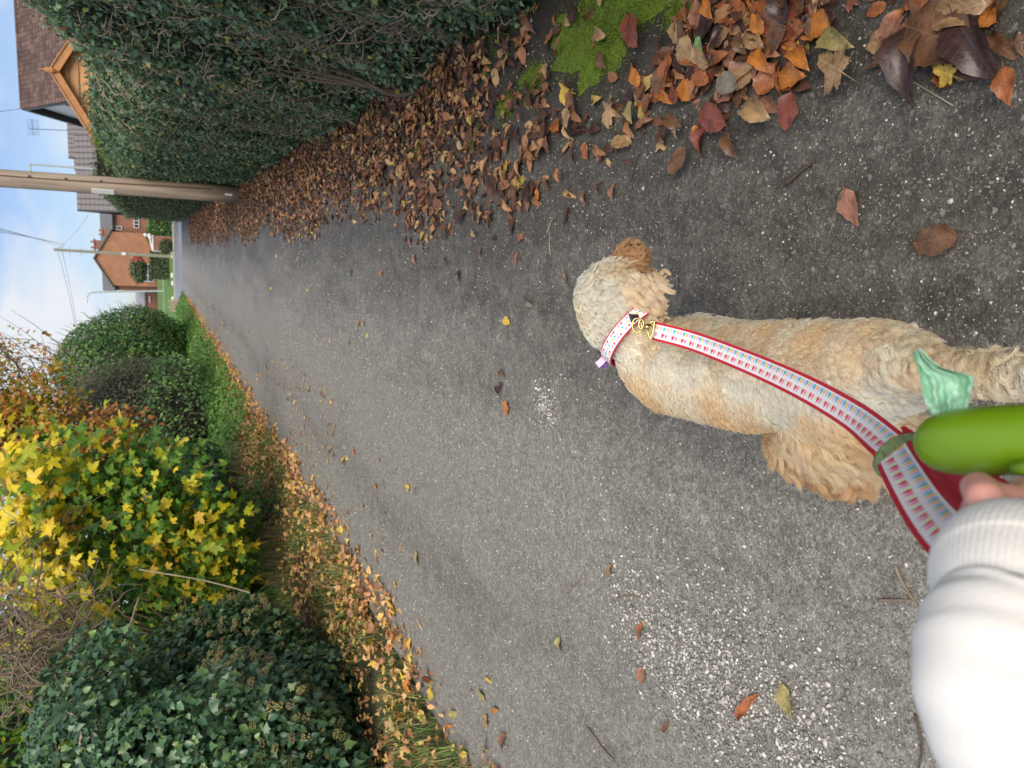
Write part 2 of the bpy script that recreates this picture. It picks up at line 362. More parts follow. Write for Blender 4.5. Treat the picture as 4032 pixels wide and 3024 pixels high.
def inframe(P):
    q = P - CC; d = q@fwd; x = (2016 - F*(q@CU)/d)/S; y = (1512 - F*(q@CR)/d)/S
    return (d > 0.1) & (x > -20) & (x < 2232) & (y > -20) & (y < 1680), d
def leafset(parent, temps, P, Rm, sz, mat, n_ind=300, one='leaf', many='foliage', score=None):
    """the leaves that show largest are objects of their own, the rest one part"""
    ok, d = inframe(P); s = np.where(ok, sz/np.maximum(d, .1), 0)
    if score is not None: s = s*score
    order = np.argsort(-s); ind = order[:n_ind]; rest = order[n_ind:]
    mes = []
    for k, (V, T) in enumerate(temps):
        me = mesh_np(one, V, T, None); me.materials.append(mat); mes.append(me)
    pl = np.array(parent.location)
    for i in ind:
        o = bpy.data.objects.new(one, mes[int(rng.integers(len(mes)))])
        A = np.eye(4); A[:3, :3] = Rm[i]*sz[i]; A[:3, 3] = P[i]-pl
        COL.objects.link(o); o.parent = parent; o.matrix_basis = Matrix(A.tolist())
    if len(rest):
        o = obj(many, scatter_mesh(many, temps, P[rest], Rm[rest], sz[rest]), mat, parent); o['kind'] = 'stuff'
def unit(n):
    v = rng.normal(0, 1, (n, 3)); return v/np.linalg.norm(v, axis=1)[:, None]
def lump(P, s, seed=0):
    """cheap smooth noise in -1..1"""
    q = P*s + seed*1.7
    return (np.sin(q[:, 0]*1.3+np.sin(q[:, 1]*1.7))+np.sin(q[:, 1]*1.9+np.sin(q[:, 2]*1.3+1))+np.sin(q[:, 2]*1.6+np.sin(q[:, 0]*2.1+2)))/3
def shell(c, r, n, depth=0.3, ls=2.0, la=0.15, zmin=0.02, seed=0, face=True):
    """points through the outer part of a lumpy ellipsoid, mostly on the camera's side"""
    c = np.array(c); r = np.array(r); D = unit(int(n*2.6))
    Nn = D/r; Nn /= np.linalg.norm(Nn, axis=1)[:, None]
    k = 1 + la*lump(D*r, ls, seed) - depth*rng.random(len(D))**1.5
    P = c + D*r*k[:, None]
    if face:
        v = CC - P; v /= np.linalg.norm(v, axis=1)[:, None]; keep = ((Nn*v).sum(1) > -0.35) & (P[:, 2] > zmin)
    else: keep = P[:, 2] > zmin
    P = P[keep][:n]; return P, Nn[keep][:n]
def blob(name, c, r, mat, parent, scale=0.75, seed=0, ls=2.0, la=.15, zmin=-0.02):
    bm = bmesh.new(); bmesh.ops.create_icosphere(bm, subdivisions=4, radius=1.0)
    me = bpy.data.meshes.new(name); bm.to_mesh(me); bm.free()
    V = np.zeros(len(me.vertices)*3); me.vertices.foreach_get('co', V); V = V.reshape(-1, 3)
    r = np.array(r); W = np.array(c) + V*r*scale*(1+la*lump(V*r, ls, seed))[:, None]
    W[:, 2] = np.maximum(W[:, 2], zmin); me.vertices.foreach_set('co', W.astype(np.float32).ravel()); me.update()
    for p in me.polygons: p.use_smooth = True
    return obj(name, me, mat, parent)
def twigs(n, c, r, length, rad, updir, wander=0.25, steps=6, sides=4, seed=0, zmin=0.0):
    mb = MB(); c = np.array(c); r = np.array(r)
    for i in range(n):
        p = c + unit(1)[0]*r*rng.random()**0.4; p[2] = max(p[2], zmin); d = np.array(updir)+rng.normal(0, .5, 3); d /= np.linalg.norm(d)
        pts = [p]; ln = length*(0.5+rng.random())
        for k in range(steps):
            d = d + rng.normal(0, wander, 3); d /= np.linalg.norm(d); pts.append(pts[-1]+d*ln/steps)
        mb.tube(pts, np.linspace(rad, rad*.4, steps+1)*(0.6+.8*rng.random()), sides, False)
    return mb

# ================================================================== THE SETTING
def gz(x, y):
    """height of the ground"""
    x = np.asarray(x, float); y = np.asarray(y, float)
    bank = 0.13*np.clip((-2.75-x)/1.2, 0, 1)*np.clip((50-y)/4, 0, 1)
    rise = 1.1*np.clip((y-62.3)/33.0, 0, 1)
    return bank + rise
def sheet(name, xs, ys, dz, mat, f=gz, rough=0.0):
    X, Y = np.meshgrid(xs, ys, indexing='ij'); Z = f(X, Y) + dz + rough*lump(np.c_[X.ravel()*3, Y.ravel()*3, X.ravel()*0], 1.0).reshape(X.shape)
    nx, ny = len(xs), len(ys); i = np.arange(nx-1)[:, None]*ny + np.arange(ny-1)[None]; i = i.ravel()
    T = np.r_[np.c_[i, i+ny, i+ny+1], np.c_[i, i+ny+1, i+1]]
    o = obj(name, mesh_np(name, np.c_[X.ravel(), Y.ravel(), Z.ravel()], T), mat); o['kind'] = 'structure'; return o
xs = np.r_[-900, -200, -80, -40, -20, -12, np.arange(-8, 2.01, 0.25), 4, 8, 20, 40, 80, 200, 900]
ys = np.r_[-300, -50, -10, np.arange(-3, 30.1, 0.5), np.arange(32, 62, 3), 62.3, 66, 72, 80, 88, 95.3, 110, 140, 250, 1200]
sheet('ground', xs, ys, 0.0, m_soil, rough=0.0)
sheet('lane', [-2.72, -2.0, -1, 0, 0.8, 1.5], np.arange(-3, 46.1, 1.0), 0.004, m_asphalt, f=lambda x, y: x*0)
sheet('main_road', [-150, 150], [45, 61.9], 0.008, m_road, f=lambda x, y: x*0)
sheet('lawn', [-60, -30, -12, -4, 3, 8], [62.35, 66, 72, 80, 88, 95.3], 0.02, m_lawn)
pth = plain('concrete_path', (0.42, 0.41, 0.39), 0.7, 0.15, 3)
sheet('footpath', [-30, -10, -2.6], [80.0, 81.3], 0.035, pth)
kb = MB()
for i in range(40): kb.box((-39.5+2*i*1.0, 62.1, 0.05), (1.96, 0.16, 0.12))
k = kb.build('kerb', pth); k['kind'] = 'structure'

# ---- far houses
def brickmat(name, c1, c2, mortar, axis='x', scale=1.0):
    m, t, p, o = newmat(name); P = nd(t, 'ShaderNodeTexCoord').outputs['Object']; s = nd(t, 'ShaderNodeSeparateXYZ', {0: P})
    cb = nd(t, 'ShaderNodeCombineXYZ', {0: s.outputs[0 if axis == 'x' else 1], 1: s.outputs[2]})
    b = nd(t, 'ShaderNodeTexBrick', {'Vector': cb.outputs[0], 'Color1': (*c1, 1), 'Color2': (*c2, 1), 'Mortar': (*mortar, 1), 'Scale': 1.0, 'Mortar Size': 0.008, 'Brick Width': 0.225*scale, 'Row Height': 0.075*scale})
    n = nd(t, 'ShaderNodeTexNoise', {'Vector': P, 'Scale': 1.2, 'Detail': 5.0}); v = maths(t, 'MULTIPLY_ADD', n.outputs[0], 0.7, 0.65)
    cc = nd(t, 'ShaderNodeCombineColor', {0: v, 1: v, 2: v})
    t.links.new(mixc(t, 1.0, b.outputs[0], cc.outputs[0], 'MULTIPLY'), p.inputs['Base Color']); p.inputs['Roughness'].default_value = 0.85
    return m
m_brick = brickmat('orange_brick', (0.45, 0.20, 0.10), (0.36, 0.14, 0.07), (0.32, 0.22, 0.15))
m_brickd = brickmat('red_brick', (0.24, 0.09, 0.055), (0.30, 0.11, 0.07), (0.25, 0.18, 0.14), 'y')
m_brickr = brickmat('red_brick_front', (0.27, 0.11, 0.07), (0.33, 0.13, 0.08), (0.28, 0.2, 0.16), 'x')
m_slate = plain('grey_roof_tile', (0.14, 0.145, 0.15), 0.7, 0.2, 3, stretch=(1, 1, 6))
m_dgrey = plain('dark_roof_tile', (0.095, 0.085, 0.085), 0.75, 0.25, 6)
m_white = plain('white_paint', (0.75, 0.75, 0.73), 0.5, 0.06, 4)
m_glass = plain('window_glass', (0.05, 0.06, 0.07), 0.08, 0.1, 4, bmp=0)
m_black = plain('black_trim', (0.025, 0.025, 0.028), 0.5, 0.2, 6)
def Z3(a, b, Y): return AY((350 + a/3.3175)/S, (750 + b/3.3175)/S, Y)
def Z2(a, b, Y): return AY((a/2.0109)/S, (750 + b/2.0109)/S, Y)
def Z1(a, b, Y): return AY((a/2.0109)/S, (b/2.0109)/S, Y)

HY = 100.0; base = 1.0
bh = empty('brick_house', (-1.5, HY, base), 'orange brick house with a tall front gable and two chimneys, beyond the main road', 'house')
le = Z3(330, 1240, HY); ap = Z3(80, 885, HY); re = Z3(270, 535, HY); le[2] = re[2] = (le[2]+re[2])/2 
m = MB(); m.prism([(le[0], HY, base), (re[0], HY, base), (re[0], HY, re[2]), (ap[0], HY, ap[2]), (le[0], HY, le[2])], (0, 4, 0)); m.build('gable_wall', m_brick, bh)
for A, B in ((le, ap), (re, ap)):
    m = MB(); sg = -1 if A is le else 1
    m.prism([(A[0]+sg*.25, HY-.25, A[2]-.12), (B[0], HY-.25, B[2]+.06), (B[0], HY-.25, B[2]+.22), (A[0]+sg*.25, HY-.25, A[2]+.06)], (0, 6, 0)); m.build('gable_roof', m_slate, bh)
ml = Z3(330, 1300, HY+4)[0]; mr = 9.0; ez = Z3(345, 1280, HY+4)[2]; rz = Z3(195, 1200, HY+8)[2]
m = MB(); m.box(((ml+mr)/2, HY+7.2, (base+ez)/2), (mr-ml, 6.4, ez-base)); m.build('main_wall', m_brickr, bh)
m = MB(); m.prism([(ml-.3, HY+3.7, ez-.1), (ml-.3, HY+8, rz), (ml-.3, HY+8, rz+.15), (ml-.3, HY+3.7, ez+.08)], (mr-ml+.6, 0, 0)); m.prism([(ml-.3, HY+12.3, ez-.1), (ml-.3, HY+8, rz), (ml-.3, HY+8, rz+.15), (ml-.3, HY+12.3, ez+.08)], (mr-ml+.6, 0, 0)); rf = m.build('roof', m_slate, bh)
for (a0, b0, a1, b1, yy) in ((25, 640, 230, 780, HY+2.5), (130, 500, 260, 600, HY+5)):
    p0, p1 = Z3(a0, b1, yy), Z3(a1, b0, yy); m = MB(); cx = (p0[0]+p1[0])/2; wd = abs(p1[0]-p0[0])
    m.box((cx, yy, (p0[2]-.5+rz-1.5)/2), (wd*.8, .9, p0[2]-.5-rz+1.5)); m.box((cx, yy, p0[2]-.42), (wd, 1.05, .16)); c = m.build('chimney', m_brickr, bh)
    for q in (-.25, .25):
        m = MB(); m.tube([(cx+q*wd, yy, p0[2]-.36), (cx+q*wd, yy, p0[2])], [.14, .11], 8); m.build('chimney_pot', m_brickr, c)
def window(parent, x0, x1, z0, z1, y, cols=2, rows=1, axis='x'):
    fr = MB(); t_ = .07
    cx, cz = (x0+x1)/2, (z0+z1)/2
    for x in np.linspace(x0, x1, cols+1): fr.box((x, y, cz), (t_, .08, z1-z0+t_))
    for z in np.linspace(z0, z1, rows+1): fr.box((cx, y-.004, z), (x1-x0-t_, .076, t_))
    f = fr.build('window', m_white, parent)
    for i in range(cols):
        for j in range(rows):
            a, b = np.linspace(x0, x1, cols+1)[[i, i+1]]; c_, d_ = np.linspace(z0, z1, rows+1)[[j, j+1]]
            g = MB(); g.box(((a+b)/2, y+.02, (c_+d_)/2), (b-a-t_, .02, d_-c_-t_)); g.build('pane', m_glass, f)
a, b = Z3(850, 1190, HY-.1), Z3(690, 960, HY-.1); window(bh, a[0], b[0], max(a[2], 1.25), b[2], HY-.06, 3, 2)
a, b = Z3(430, 530, HY+3.9), Z3(300, 480, HY+3.9); window(bh, a[0]+.15, b[0]+.15, a[2], b[2], HY+3.9, 1, 2)
a, b = Z3(655, 490, HY+3.9), Z3(585, 300, HY+3.9); window(bh, a[0], b[0], a[2], b[2], HY+3.9, 4, 1)
# left flank wall a shade proud, with its eave gutter
m = MB(); g0 = Z3(340, 1305, HY+3.6); m.tube([(g0[0]-.2, HY+3.55, ez-.02), (re[0]+3, HY+3.55, ez-.02)], .07, 6); m.build('gutter', m_black, bh)

sm = empty('small_brick_house', (-7, 112, 1.2), 'low red brick house with pale roof just behind the tall street lamp', 'house')
p0, p1 = Z3(740, 1480, 112), Z3(620, 1338, 112); p2 = Z3(860, 1340, 112)
m = MB(); m.box(((p0[0]-8+p1[0])/2, 114, (p0[2]+1.1)/2), (p1[0]-p0[0]+8, 4, p0[2]-1.1)); m.build('wall', m_brickr, sm)
m = MB(); m.prism([(p1[0]+.2, 111.8, p0[2]), (p1[0]+.2, 116, p1[2]), (p1[0]+.2, 116, p1[2]+.2), (p1[0]+.2, 111.8, p0[2]+.15)], (-(p1[0]-p0[0]+8), 0, 0)); m.build('roof', plain('pale_roof', (.32, .33, .36), .6, .15, 3), sm)
window(sm, p1[0]-1.2, p1[0]-.4, p2[2]+.6, p0[2]-.5, 111.9, 2, 1)

# ---- brown tiled house, right, behind the timber gable
def AX(x, y, X): d = ray(x, y); return CC + d*(X/d[0])
R_ = AY(45.5, 235.0, 55.0); R_[2] = 8.45
HX = R_[0]; E_ = AX(142, 218, HX); B_ = AX(174, 257, HX)
slope = (R_[2]-E_[2])/(R_[1]-E_[1])
eY = E_[1] - 1.2; eZ = R_[2] - slope*(R_[1]-eY); bY = 2*R_[1]-eY
th_ = empty('brown_tiled_house', (HX+5, R_[1], 0), 'white rendered house with brown tiled roof behind the hedge top', 'house')
m_tile = leafmat('brown_roof_tile', [(0, (0.085, 0.052, 0.045)), (0.5, (0.125, 0.078, 0.068)), (1, (0.19, 0.12, 0.105))], 0.8, 0.0)
m = MB(); m.prism([(HX+.35, eY+.5, 0), (HX+.35, bY-.5, 0), (HX+.35, bY-.5, eZ), (HX+.35, R_[1], R_[2]-.45), (HX+.35, eY+.5, eZ)], (10, 0, 0)); m.build('wall', m_white, th_)
m = MB(); m.prism([(HX, eY, eZ-.28), (HX, R_[1], R_[2]-.12), (HX, R_[1], R_[2]-.05), (HX, eY, eZ-.18)], (11, 0, 0)); m.prism([(HX, bY, eZ-.28), (HX, R_[1], R_[2]-.12), (HX, R_[1], R_[2]), (HX, bY, eZ-.12)], (11, 0, 0)); m.build('roof_deck', m_black, th_)
for yy in (eY, bY):
    m = MB(); m.prism([(HX-.07, yy, eZ-.42), (HX-.07, R_[1], R_[2]-.32), (HX-.07, R_[1], R_[2]-.04), (HX-.07, yy, eZ-.14)], (.06, 0, 0)); m.build('bargeboard', m_black, th_)
ln = math.hypot(R_[1]-eY, R_[2]-eZ); nrow = 18; tw = .27; ncol = 38
# one tile: a shallow double roll with a thick front edge
tv = []; tt = []
nx_ = 6
for k_, (yy, zz) in enumerate(((0, -.03), (0, .06), (1, .0))):
    for i in range(nx_+1): tv.append((i/nx_*tw*.985, yy*ln/nrow*1.02, zz + .05*abs(math.sin(math.pi*i/nx_*1.0))))
for r_ in (0, 1):
    for i in range(nx_):
        a_ = r_*(nx_+1)+i; tt += [(a_, a_+1, a_+nx_+2), (a_, a_+nx_+2, a_+nx_+1)]
sd_ = np.array([0, (R_[1]-eY)/ln, (R_[2]-eZ)/ln]); nn_ = np.array([0, -sd_[2], sd_[1]])
Rt = np.stack([np.array([1, 0, 0]), sd_, nn_], axis=1)
pos = []
for r_ in range(nrow):
    for c_ in range(ncol): pos.append(np.array([HX + c_*tw, eY, eZ-.12]) + sd_*(r_*ln/nrow) + nn_*(.02+rng.random()*.012))
pos = np.array(pos); vis, _ = inframe(pos); sc_ = np.array([p[2] for p in pos])*vis
leafset(th_, [(np.array(tv), np.array(tt))], pos, np.broadcast_to(Rt, (len(pos), 3, 3)).copy(), np.ones(len(pos)), m_tile, 300, 'roof_tile', 'roof_tiles', score=sc_)
for i in range(22):
    m = MB(); x0 = HX + i*.48; m.tube([(x0, R_[1], R_[2]-.03), (x0+.47, R_[1], R_[2]-.03)], .11, 8); o_ = m.build('ridge_tile', m_tile, th_)
fb = Z1(545, 850, R_[1]-2); m = MB(); m.box((HX+.30, fb[1], fb[2]), (.12, .5, .4)); m.build('vent_box', m_twig, th_)

# ---- dark roofed houses further on
def ribmat(name, col, sx, axis=0):
    m, t, p, o = newmat(name); P = nd(t, 'ShaderNodeTexCoord').outputs['Object']; s = nd(t, 'ShaderNodeSeparateXYZ', {0: P})
    f = maths(t, 'FRACT', maths(t, 'MULTIPLY', s.outputs[axis], sx)); f2 = maths(t, 'FRACT', maths(t, 'MULTIPLY', s.outputs[2], 4.0))
    g = maths(t, 'MULTIPLY_ADD', maths(t, 'GREATER_THAN', f, 0.25), 0.55, 0.45); g2 = maths(t, 'MULTIPLY_ADD', maths(t, 'GREATER_THAN', f2, 0.18), 0.25, 0.75)
    v = maths(t, 'MULTIPLY', g, g2); cc = nd(t, 'ShaderNodeCombineColor', {0: v, 1: v, 2: v}); t.links.new(mixc(t, 1.0, col, cc.outputs[0], 'MULTIPLY'), p.inputs['Base Color'])
    p.inputs['Roughness'].default_value = .7; bump(t, p, v, .8, .05); return m
m_rib = ribmat('ribbed_grey_tile', (0.20, 0.18, 0.18), 3.0)
def roofhouse(name, label, xl, xr, ridge, drop, Y, depth, wallmat, lowx=None):
    """ridge along X; slope towards the lane; returns the empty"""
    h = empty(name, ((xl+xr)/2, Y, 0), label, 'house'); ez_ = ridge-drop
    m = MB(); m.prism([(xl+.3, Y-depth+.4, 0), (xl+.3, Y+depth-.4, 0), (xl+.3, Y+depth-.4, ez_), (xl+.3, Y, ridge-.3), (xl+.3, Y-depth+.4, ez_)], (xr-xl-.6, 0, 0)); m.build('wall', wallmat, h)
    m = MB(); m.prism([(xl, Y-depth, ez_-.15), (xl, Y, ridge-.05), (xl, Y, ridge+.1), (xl, Y-depth, ez_)], (xr-xl, 0, 0)); m.prism([(xl, Y+depth, ez_-.15), (xl, Y, ridge-.05), (xl, Y, ridge+.1), (xl, Y+depth, ez_)], (xr-xl, 0, 0)); m.build('roof', m_rib, h)
    for s_ in (-1, 1):
        m = MB(); m.prism([(xl-.05, Y+s_*depth, ez_-.35), (xl-.05, Y, ridge-.25), (xl-.05, Y, ridge+.13), (xl-.05, Y+s_*depth, ez_+.03)], (.045, 0, 0)); m.build('bargeboard', m_black, h)
    m = MB(); m.tube([(xl, Y-depth-.05, ez_-.1), (xr, Y-depth-.05, ez_-.1)], .07, 6); m.build('gutter', m_black, h)
    return h
a = Z1(555, 1250, 66); b = Z1(540, 900, 66)
h2 = roofhouse('dark_roofed_house', 'house with ribbed dark grey roof right beside the brown tiled roof', a[0], b[0]+2, a[2], 3.6, 66, 3.2, m_brickr)
a2 = Z1(600, 1345, 70)
h3 = roofhouse('low_roofed_house', 'lower ribbed grey roof showing between the dark roof and the telegraph pole', a2[0], a[0]+1, a2[2], 3.0, 70, 3.0, m_brickr)
a3 = Z2(628, 158, 52); b3 = Z1(612, 1540, 52)
h4 = roofhouse('grey_tiled_house', 'house with ribbed grey roof rising behind the clipped hedge', a3[0], b3[0]+3.5, a3[2], 3.4, 52, 3.6, m_brickr)
# television aerial on its mast
ta = empty('television_aerial', tuple(Z1(560, 1045, 66)), 'thin rooftop television aerial on a mast above the dark grey roof', 'aerial')
m = MB(); q0, q1 = Z1(570, 1035, 66), Z1(230, 1020, 66); m.tube([q0, q1], .025, 5); m.build('mast', m_black, ta)
m = MB(); q2 = Z1(262, 1022, 66)
m.tube([q2+np.array([-.5, 0, 0]), q2+np.array([.7, 0, .05])], .015, 4)
for i in range(9): x_ = -.4+i*.13; m.tube([q2+np.array([x_, -.1, -.4]), q2+np.array([x_, .1, .4])], .010, 4)
m.build('elements', m_black, ta)

# ---- timber gabled garden building
m_cedar = plain('orange_timber', (0.58, 0.28, 0.10), 0.55, 0.22, 3, stretch=(.6, 1, 9), bmp=0.1)
m_cedard = plain('orange_timber_trim', (0.50, 0.23, 0.08), 0.5, 0.2, 4, stretch=(3, 1, 3), bmp=0.1)
GY = 22.0; gap = AY(109, 154, GY); gl = AY(217, 324, GY); gs = (gap[2]-gl[2])/(gap[0]-gl[0]); hw = gap[0]-gl[0]
gb = empty('timber_gable_building', (gap[0], GY+2, 0), 'orange stained timber building with pointed gable and finial above the hedge', 'outbuilding')
step = .215; z = .0; ev = gl[2]-.1
while z < gap[2]-.15:
    z1 = min(z+step, gap[2]-.1); 
    def half(zz): return hw-.22 if zz <= ev else max((gap[2]-zz)/gs-.12, .02)
    m = MB(); a_, b_ = half(z), half(z1-.008)
    m.prism([(gap[0]-a_, GY+.10, z), (gap[0]+a_, GY+.10, z), (gap[0]+b_, GY+.13, z1-.008), (gap[0]-b_, GY+.13, z1-.008)], (0, .025, 0)); m.build('plank', m_cedar, gb); z += step
m = MB(); m.prism([(gap[0]-hw+.25, GY+.16, 0), (gap[0]+hw-.25, GY+.16, 0), (gap[0]+hw-.25, GY+.16, ev), (gap[0], GY+.16, gap[2]-.2), (gap[0]-hw+.25, GY+.16, ev)], (0, 4.2, 0)); m.build('wall', m_cedard, gb)
for s_ in (-1, 1):
    tip = np.array([gap[0], GY-.12, gap[2]+.0]); ft = np.array([gap[0]+s_*(hw+.05), GY-.12, gap[2]-gs*(hw+.05)])
    m = MB(); m.prism([tip, ft, ft+[0, 0, -.19], tip+[0, 0, -.19]], (0, .045, 0)); m.build('bargeboard', m_cedard, gb)
    m = MB(); m.prism([tip+[0, -.03, .035], ft+[0, -.03, .035], ft+[0, -.03, .0045], tip+[0, -.03, .0045]], (0, 4.6, 0)); m.build('roof', m_cedard, gb)
m = MB(); c_ = np.array([gap[0], GY-.15, gap[2]]); m.tube([c_+[0, 0, .19], c_+[0, 0, .11], c_+[0, 0, .05], c_+[0, 0, -.06], c_+[0, 0, -.13], c_+[0, 0, -.2]], [.006, .028, .06, .07, .03, .006], 6); m.build('finial', m_cedard, gb)

# ---- telegraph pole beside the lane
m_pole = plain('weathered_pole', (0.38, 0.30, 0.225), 0.85, 0.3, 5, stretch=(4, 4, .25), bmp=.5)
pb = G(520, 420); pt = AY(0, 385, pb[1]); dv = (pt-pb)/(pt[2]-pb[2]); top = pb + dv*9.0
tp = empty('telegraph_pole', tuple(pb), 'stout weathered wooden telegraph pole standing at the end of the ivy hedge', 'pole')
n_ = 14; pts_ = [pb + (top-pb)*i/(n_-1) - np.array([0, 0, .1 if i == 0 else 0]) for i in range(n_)]
m = MB(); m.tube(pts_, np.linspace(.155, .120, n_), 20); m.build('shaft', m_pole, tp, smooth=True)
side = np.array([.05, -.158, 0])
def onpole(z, off): k_ = (z-pb[2])/(top[2]-pb[2]); r_ = .156-.035*k_; a_ = math.radians(off); return pb+(top-pb)*k_ + np.array([math.sin(a_)*r_, -math.cos(a_)*r_, 0])
m = MB(); m.tube([onpole(z_, 14+3*math.sin(z_*1.7)) for z_ in np.linspace(.5, 8.5, 24)], .011, 5); m.build('crack_seam', plain('rust_brown_seam', (.12, .06, .035), .8, .3, 9), tp)
pz0 = AY(255, 410, pb[1])[2]; pz1 = AY(190, 405, pb[1])[2]
m = MB(); c0 = onpole((pz0+pz1)/2, -48); a_ = math.radians(-48); Rz = [[math.cos(a_), -math.sin(a_), 0], [math.sin(a_), math.cos(a_), 0], [0, 0, 1]]
m.box(c0*1.0, (.09, .02, abs(pz1-pz0)*.75), Rz); m.build('white_plate', m_white, tp)
pz2 = AY(511, 418, pb[1])[2]; m = MB(); m.box(onpole(.22, -10), (.035, .015, .12)); m.build('small_tag', m_white, tp)
for z_ in (2.2, 2.7, 3.2, 3.7):
    m = MB(); m.tube([onpole(z_, 20)+[0, .01, 0], onpole(z_, 20)+[.005, -.012, 0]], .02, 6); m.build('nail', m_bark, tp)

# street lamp just seen beside the pole, tall lamp by the lawn, distant telegraph pole and wires
m_steel = plain('galvanised_steel', (.42, .46, .45), .45, .1, 6)
sl = empty('street_lamp', (Z1(800, 1340, 50)[0], 50, 0), 'grey steel street lamp with a right-angled arm, just behind the telegraph pole', 'street lamp')
q = [Z1(700, 1335, 50), Z1(240, 1300, 50), Z1(235, 1300, 50)]; q0 = q[0].copy(); q0[2] = 0
m = MB(); m.tube([q0, q[0], q[1]], [.09, .07, .05], 8); m.build('column', m_steel, sl)
m = MB(); m.box(q[1]+np.array([-.35, 0, 0]), (.8, .12, .08)); m.build('lamp_head', m_steel, sl)
lb = Z2(1250, 795, 80); lb[2] = float(gz(lb[0], 80.)); 
s2 = empty('street_lamp', tuple(lb), 'tall thin pale street lamp with curved arm on the lawn beside the brick house', 'street lamp')
lt = [lb, Z2(900, 800, 80), Z2(760, 806, 80), Z2(715, 812, 80), Z2(697, 830, 80), Z2(688, 862, 80)]
m = MB(); m.tube(crom(lt, 24), np.linspace(.10, .045, 24), 8); m.build('column', m_steel, s2)
m = MB(); q = Z2(684, 878, 80); m.tube([Z2(688, 858, 80), q, Z2(682, 892, 80)], [.06, .11, .04], 8); m.build('lamp_head', m_white, s2)
fp = Z2(1300, 520, 66); fp[2] = float(gz(fp[0], 66.)); ft_ = Z2(425, 468, 66)
tf = empty('telegraph_pole', tuple(fp), 'far slim telegraph pole carrying the wires, in front of the brick house', 'pole')
m = MB(); m.tube([fp, (fp+ft_)/2, ft_], [.15, .13, .11], 8); m.build('shaft', plain('grey_green_pole', (.30, .30, .22), .85, .2, 5, stretch=(4, 4, .3)), tf)
for k_ in (.78, .87, .93): m = MB(); c_ = fp+(ft_-fp)*k_; m.tube([c_+[-.35, 0, 0], c_+[.35, 0, 0]], .025, 5); m.build('step_bar', m_steel, tf)
m = MB(); c_ = fp+(ft_-fp)*.42; m.box(c_+[.0, -.16, 0], (.22, .05, .3)); m.build('number_plate', m_white, tf)
def wire(name, a, b, sag, label, r=.008, group='overhead telephone wires'):
    a, b = np.array(a), np.array(b); t_ = np.linspace(0, 1, 24)[:, None]; P = a+(b-a)*t_; P[:, 2] -= sag*4*(t_*(1-t_))[:, 0]
    m = MB(); m.tube(P, r, 4); o = m.build(name, m_black, None); props(o, label, 'wire', group); return o
tq = ft_+np.array([0, 0, -.1])
for i, yv in enumerate((297, 312, 328)):
    e_ = Z2(-40, yv-6, 19.0); wire('telephone_wire', tq+[.1*i, 0, -.1*i], e_, .5+.15*i, ('highest', 'middle', 'lowest')[i]+' of the three dark wires sweeping from the far pole up out of view', .0055)
wire('telephone_wire', tq+[-.1, 0, -.15], Z2(590, 1010, 60)+np.array([-6, 0, -.3]), .3, 'thicker wire running from the far pole down behind the round bush', .011)
wire('telephone_wire', tq+[-.1, 0, -.45], Z2(540, 1050, 60)+np.array([-6, 0, -.6]), .3, 'thin wire running just below the thicker one towards the round bush', .010)
wire('telephone_wire', tq+[.1, 0, -.2], Z2(700, 190, 80), .2, 'faint wire dropping from the far pole to the grey tiled house', .010)
wire('telephone_wire', Z1(-30, 885, 45), Z1(163, 862, 54), .05, 'short wire reaching the ridge corner of the brown tiled roof', .012)

# ---- along the main road
def boxhedge(name, label, x0, x1, y0, y1, z1, mat, n, lf, z0=None, col=m_dark):
    zb = float(gz((x0+x1)/2, (y0+y1)/2)) if z0 is None else z0
    e = empty(name, ((x0+x1)/2, (y0+y1)/2, zb), label, 'hedge')
    m = MB(); m.box(((x0+x1)/2, (y0+y1)/2, (zb+z1-.05)/2), (x1-x0-.2, y1-y0-.2, z1-zb-.1)); m.build('shade_core', col, e)
    P = []; N = []
    A = [((x1-x0)*(z1-zb), 0), ((y1-y0)*(z1-zb), 1), ((y1-y0)*(z1-zb), 2), ((x1-x0)*(y1-y0), 3)]; tot = sum(a for a, _ in A)
    for a, k_ in A:
        c = int(n*a/tot); u, v = rng.random(c), rng.random(c)
        if k_ == 0: P.append(np.c_[x0+u*(x1-x0), np.full(c, y0), zb+v*(z1-zb)]); N.append(np.tile([0, -1, .2], (c, 1)))
        if k_ == 1: P.append(np.c_[np.full(c, x0), y0+u*(y1-y0), zb+v*(z1-zb)]); N.append(np.tile([-1, 0, .2], (c, 1)))
        if k_ == 2: P.append(np.c_[np.full(c, x1), y0+u*(y1-y0), zb+v*(z1-zb)]); N.append(np.tile([1, 0, .2], (c, 1)))
        if k_ == 3: P.append(np.c_[x0+u*(x1-x0), y0+v*(y1-y0), np.full(c, z1)]); N.append(np.tile([0, 0, 1.], (c, 1)))
    P = np.concatenate(P); N = np.concatenate(N); P += N*(lump(P, 1.7)[:, None]*.07 - rng.random((len(P), 1))*.10)
    P[:, 2] = np.maximum(P[:, 2], zb+.02)
    leafset(e, DI, P, frames(N, [0, 0, .6], .8, .7), lf*(.6+.8*rng.random(len(P))), mat, 0)
    return e
a = Z3(1060, 580, 63); b = Z3(780, 300, 63)
boxhedge('roadside_hedge', 'bright green clipped hedge on the far side of the main road', a[0], b[0]+4, 62.6, 64.2, b[2], m_bush, 5000, .16)
a = Z3(980, 1150, 70); b = Z3(800, 790, 70)
boxhedge('lawn_hedge', 'dark green square clipped hedge behind the far telegraph pole', a[0], b[0], 69.5, 71, b[2], m_privet, 4000, .14)
a = Z3(1070, 780, 62.6); b = Z3(840, 590, 62.6)
bw = empty('brick_wall_pier', ((a[0]+b[0])/2, 62.6, 0), 'short red brick wall with white coping at the road edge', 'wall')
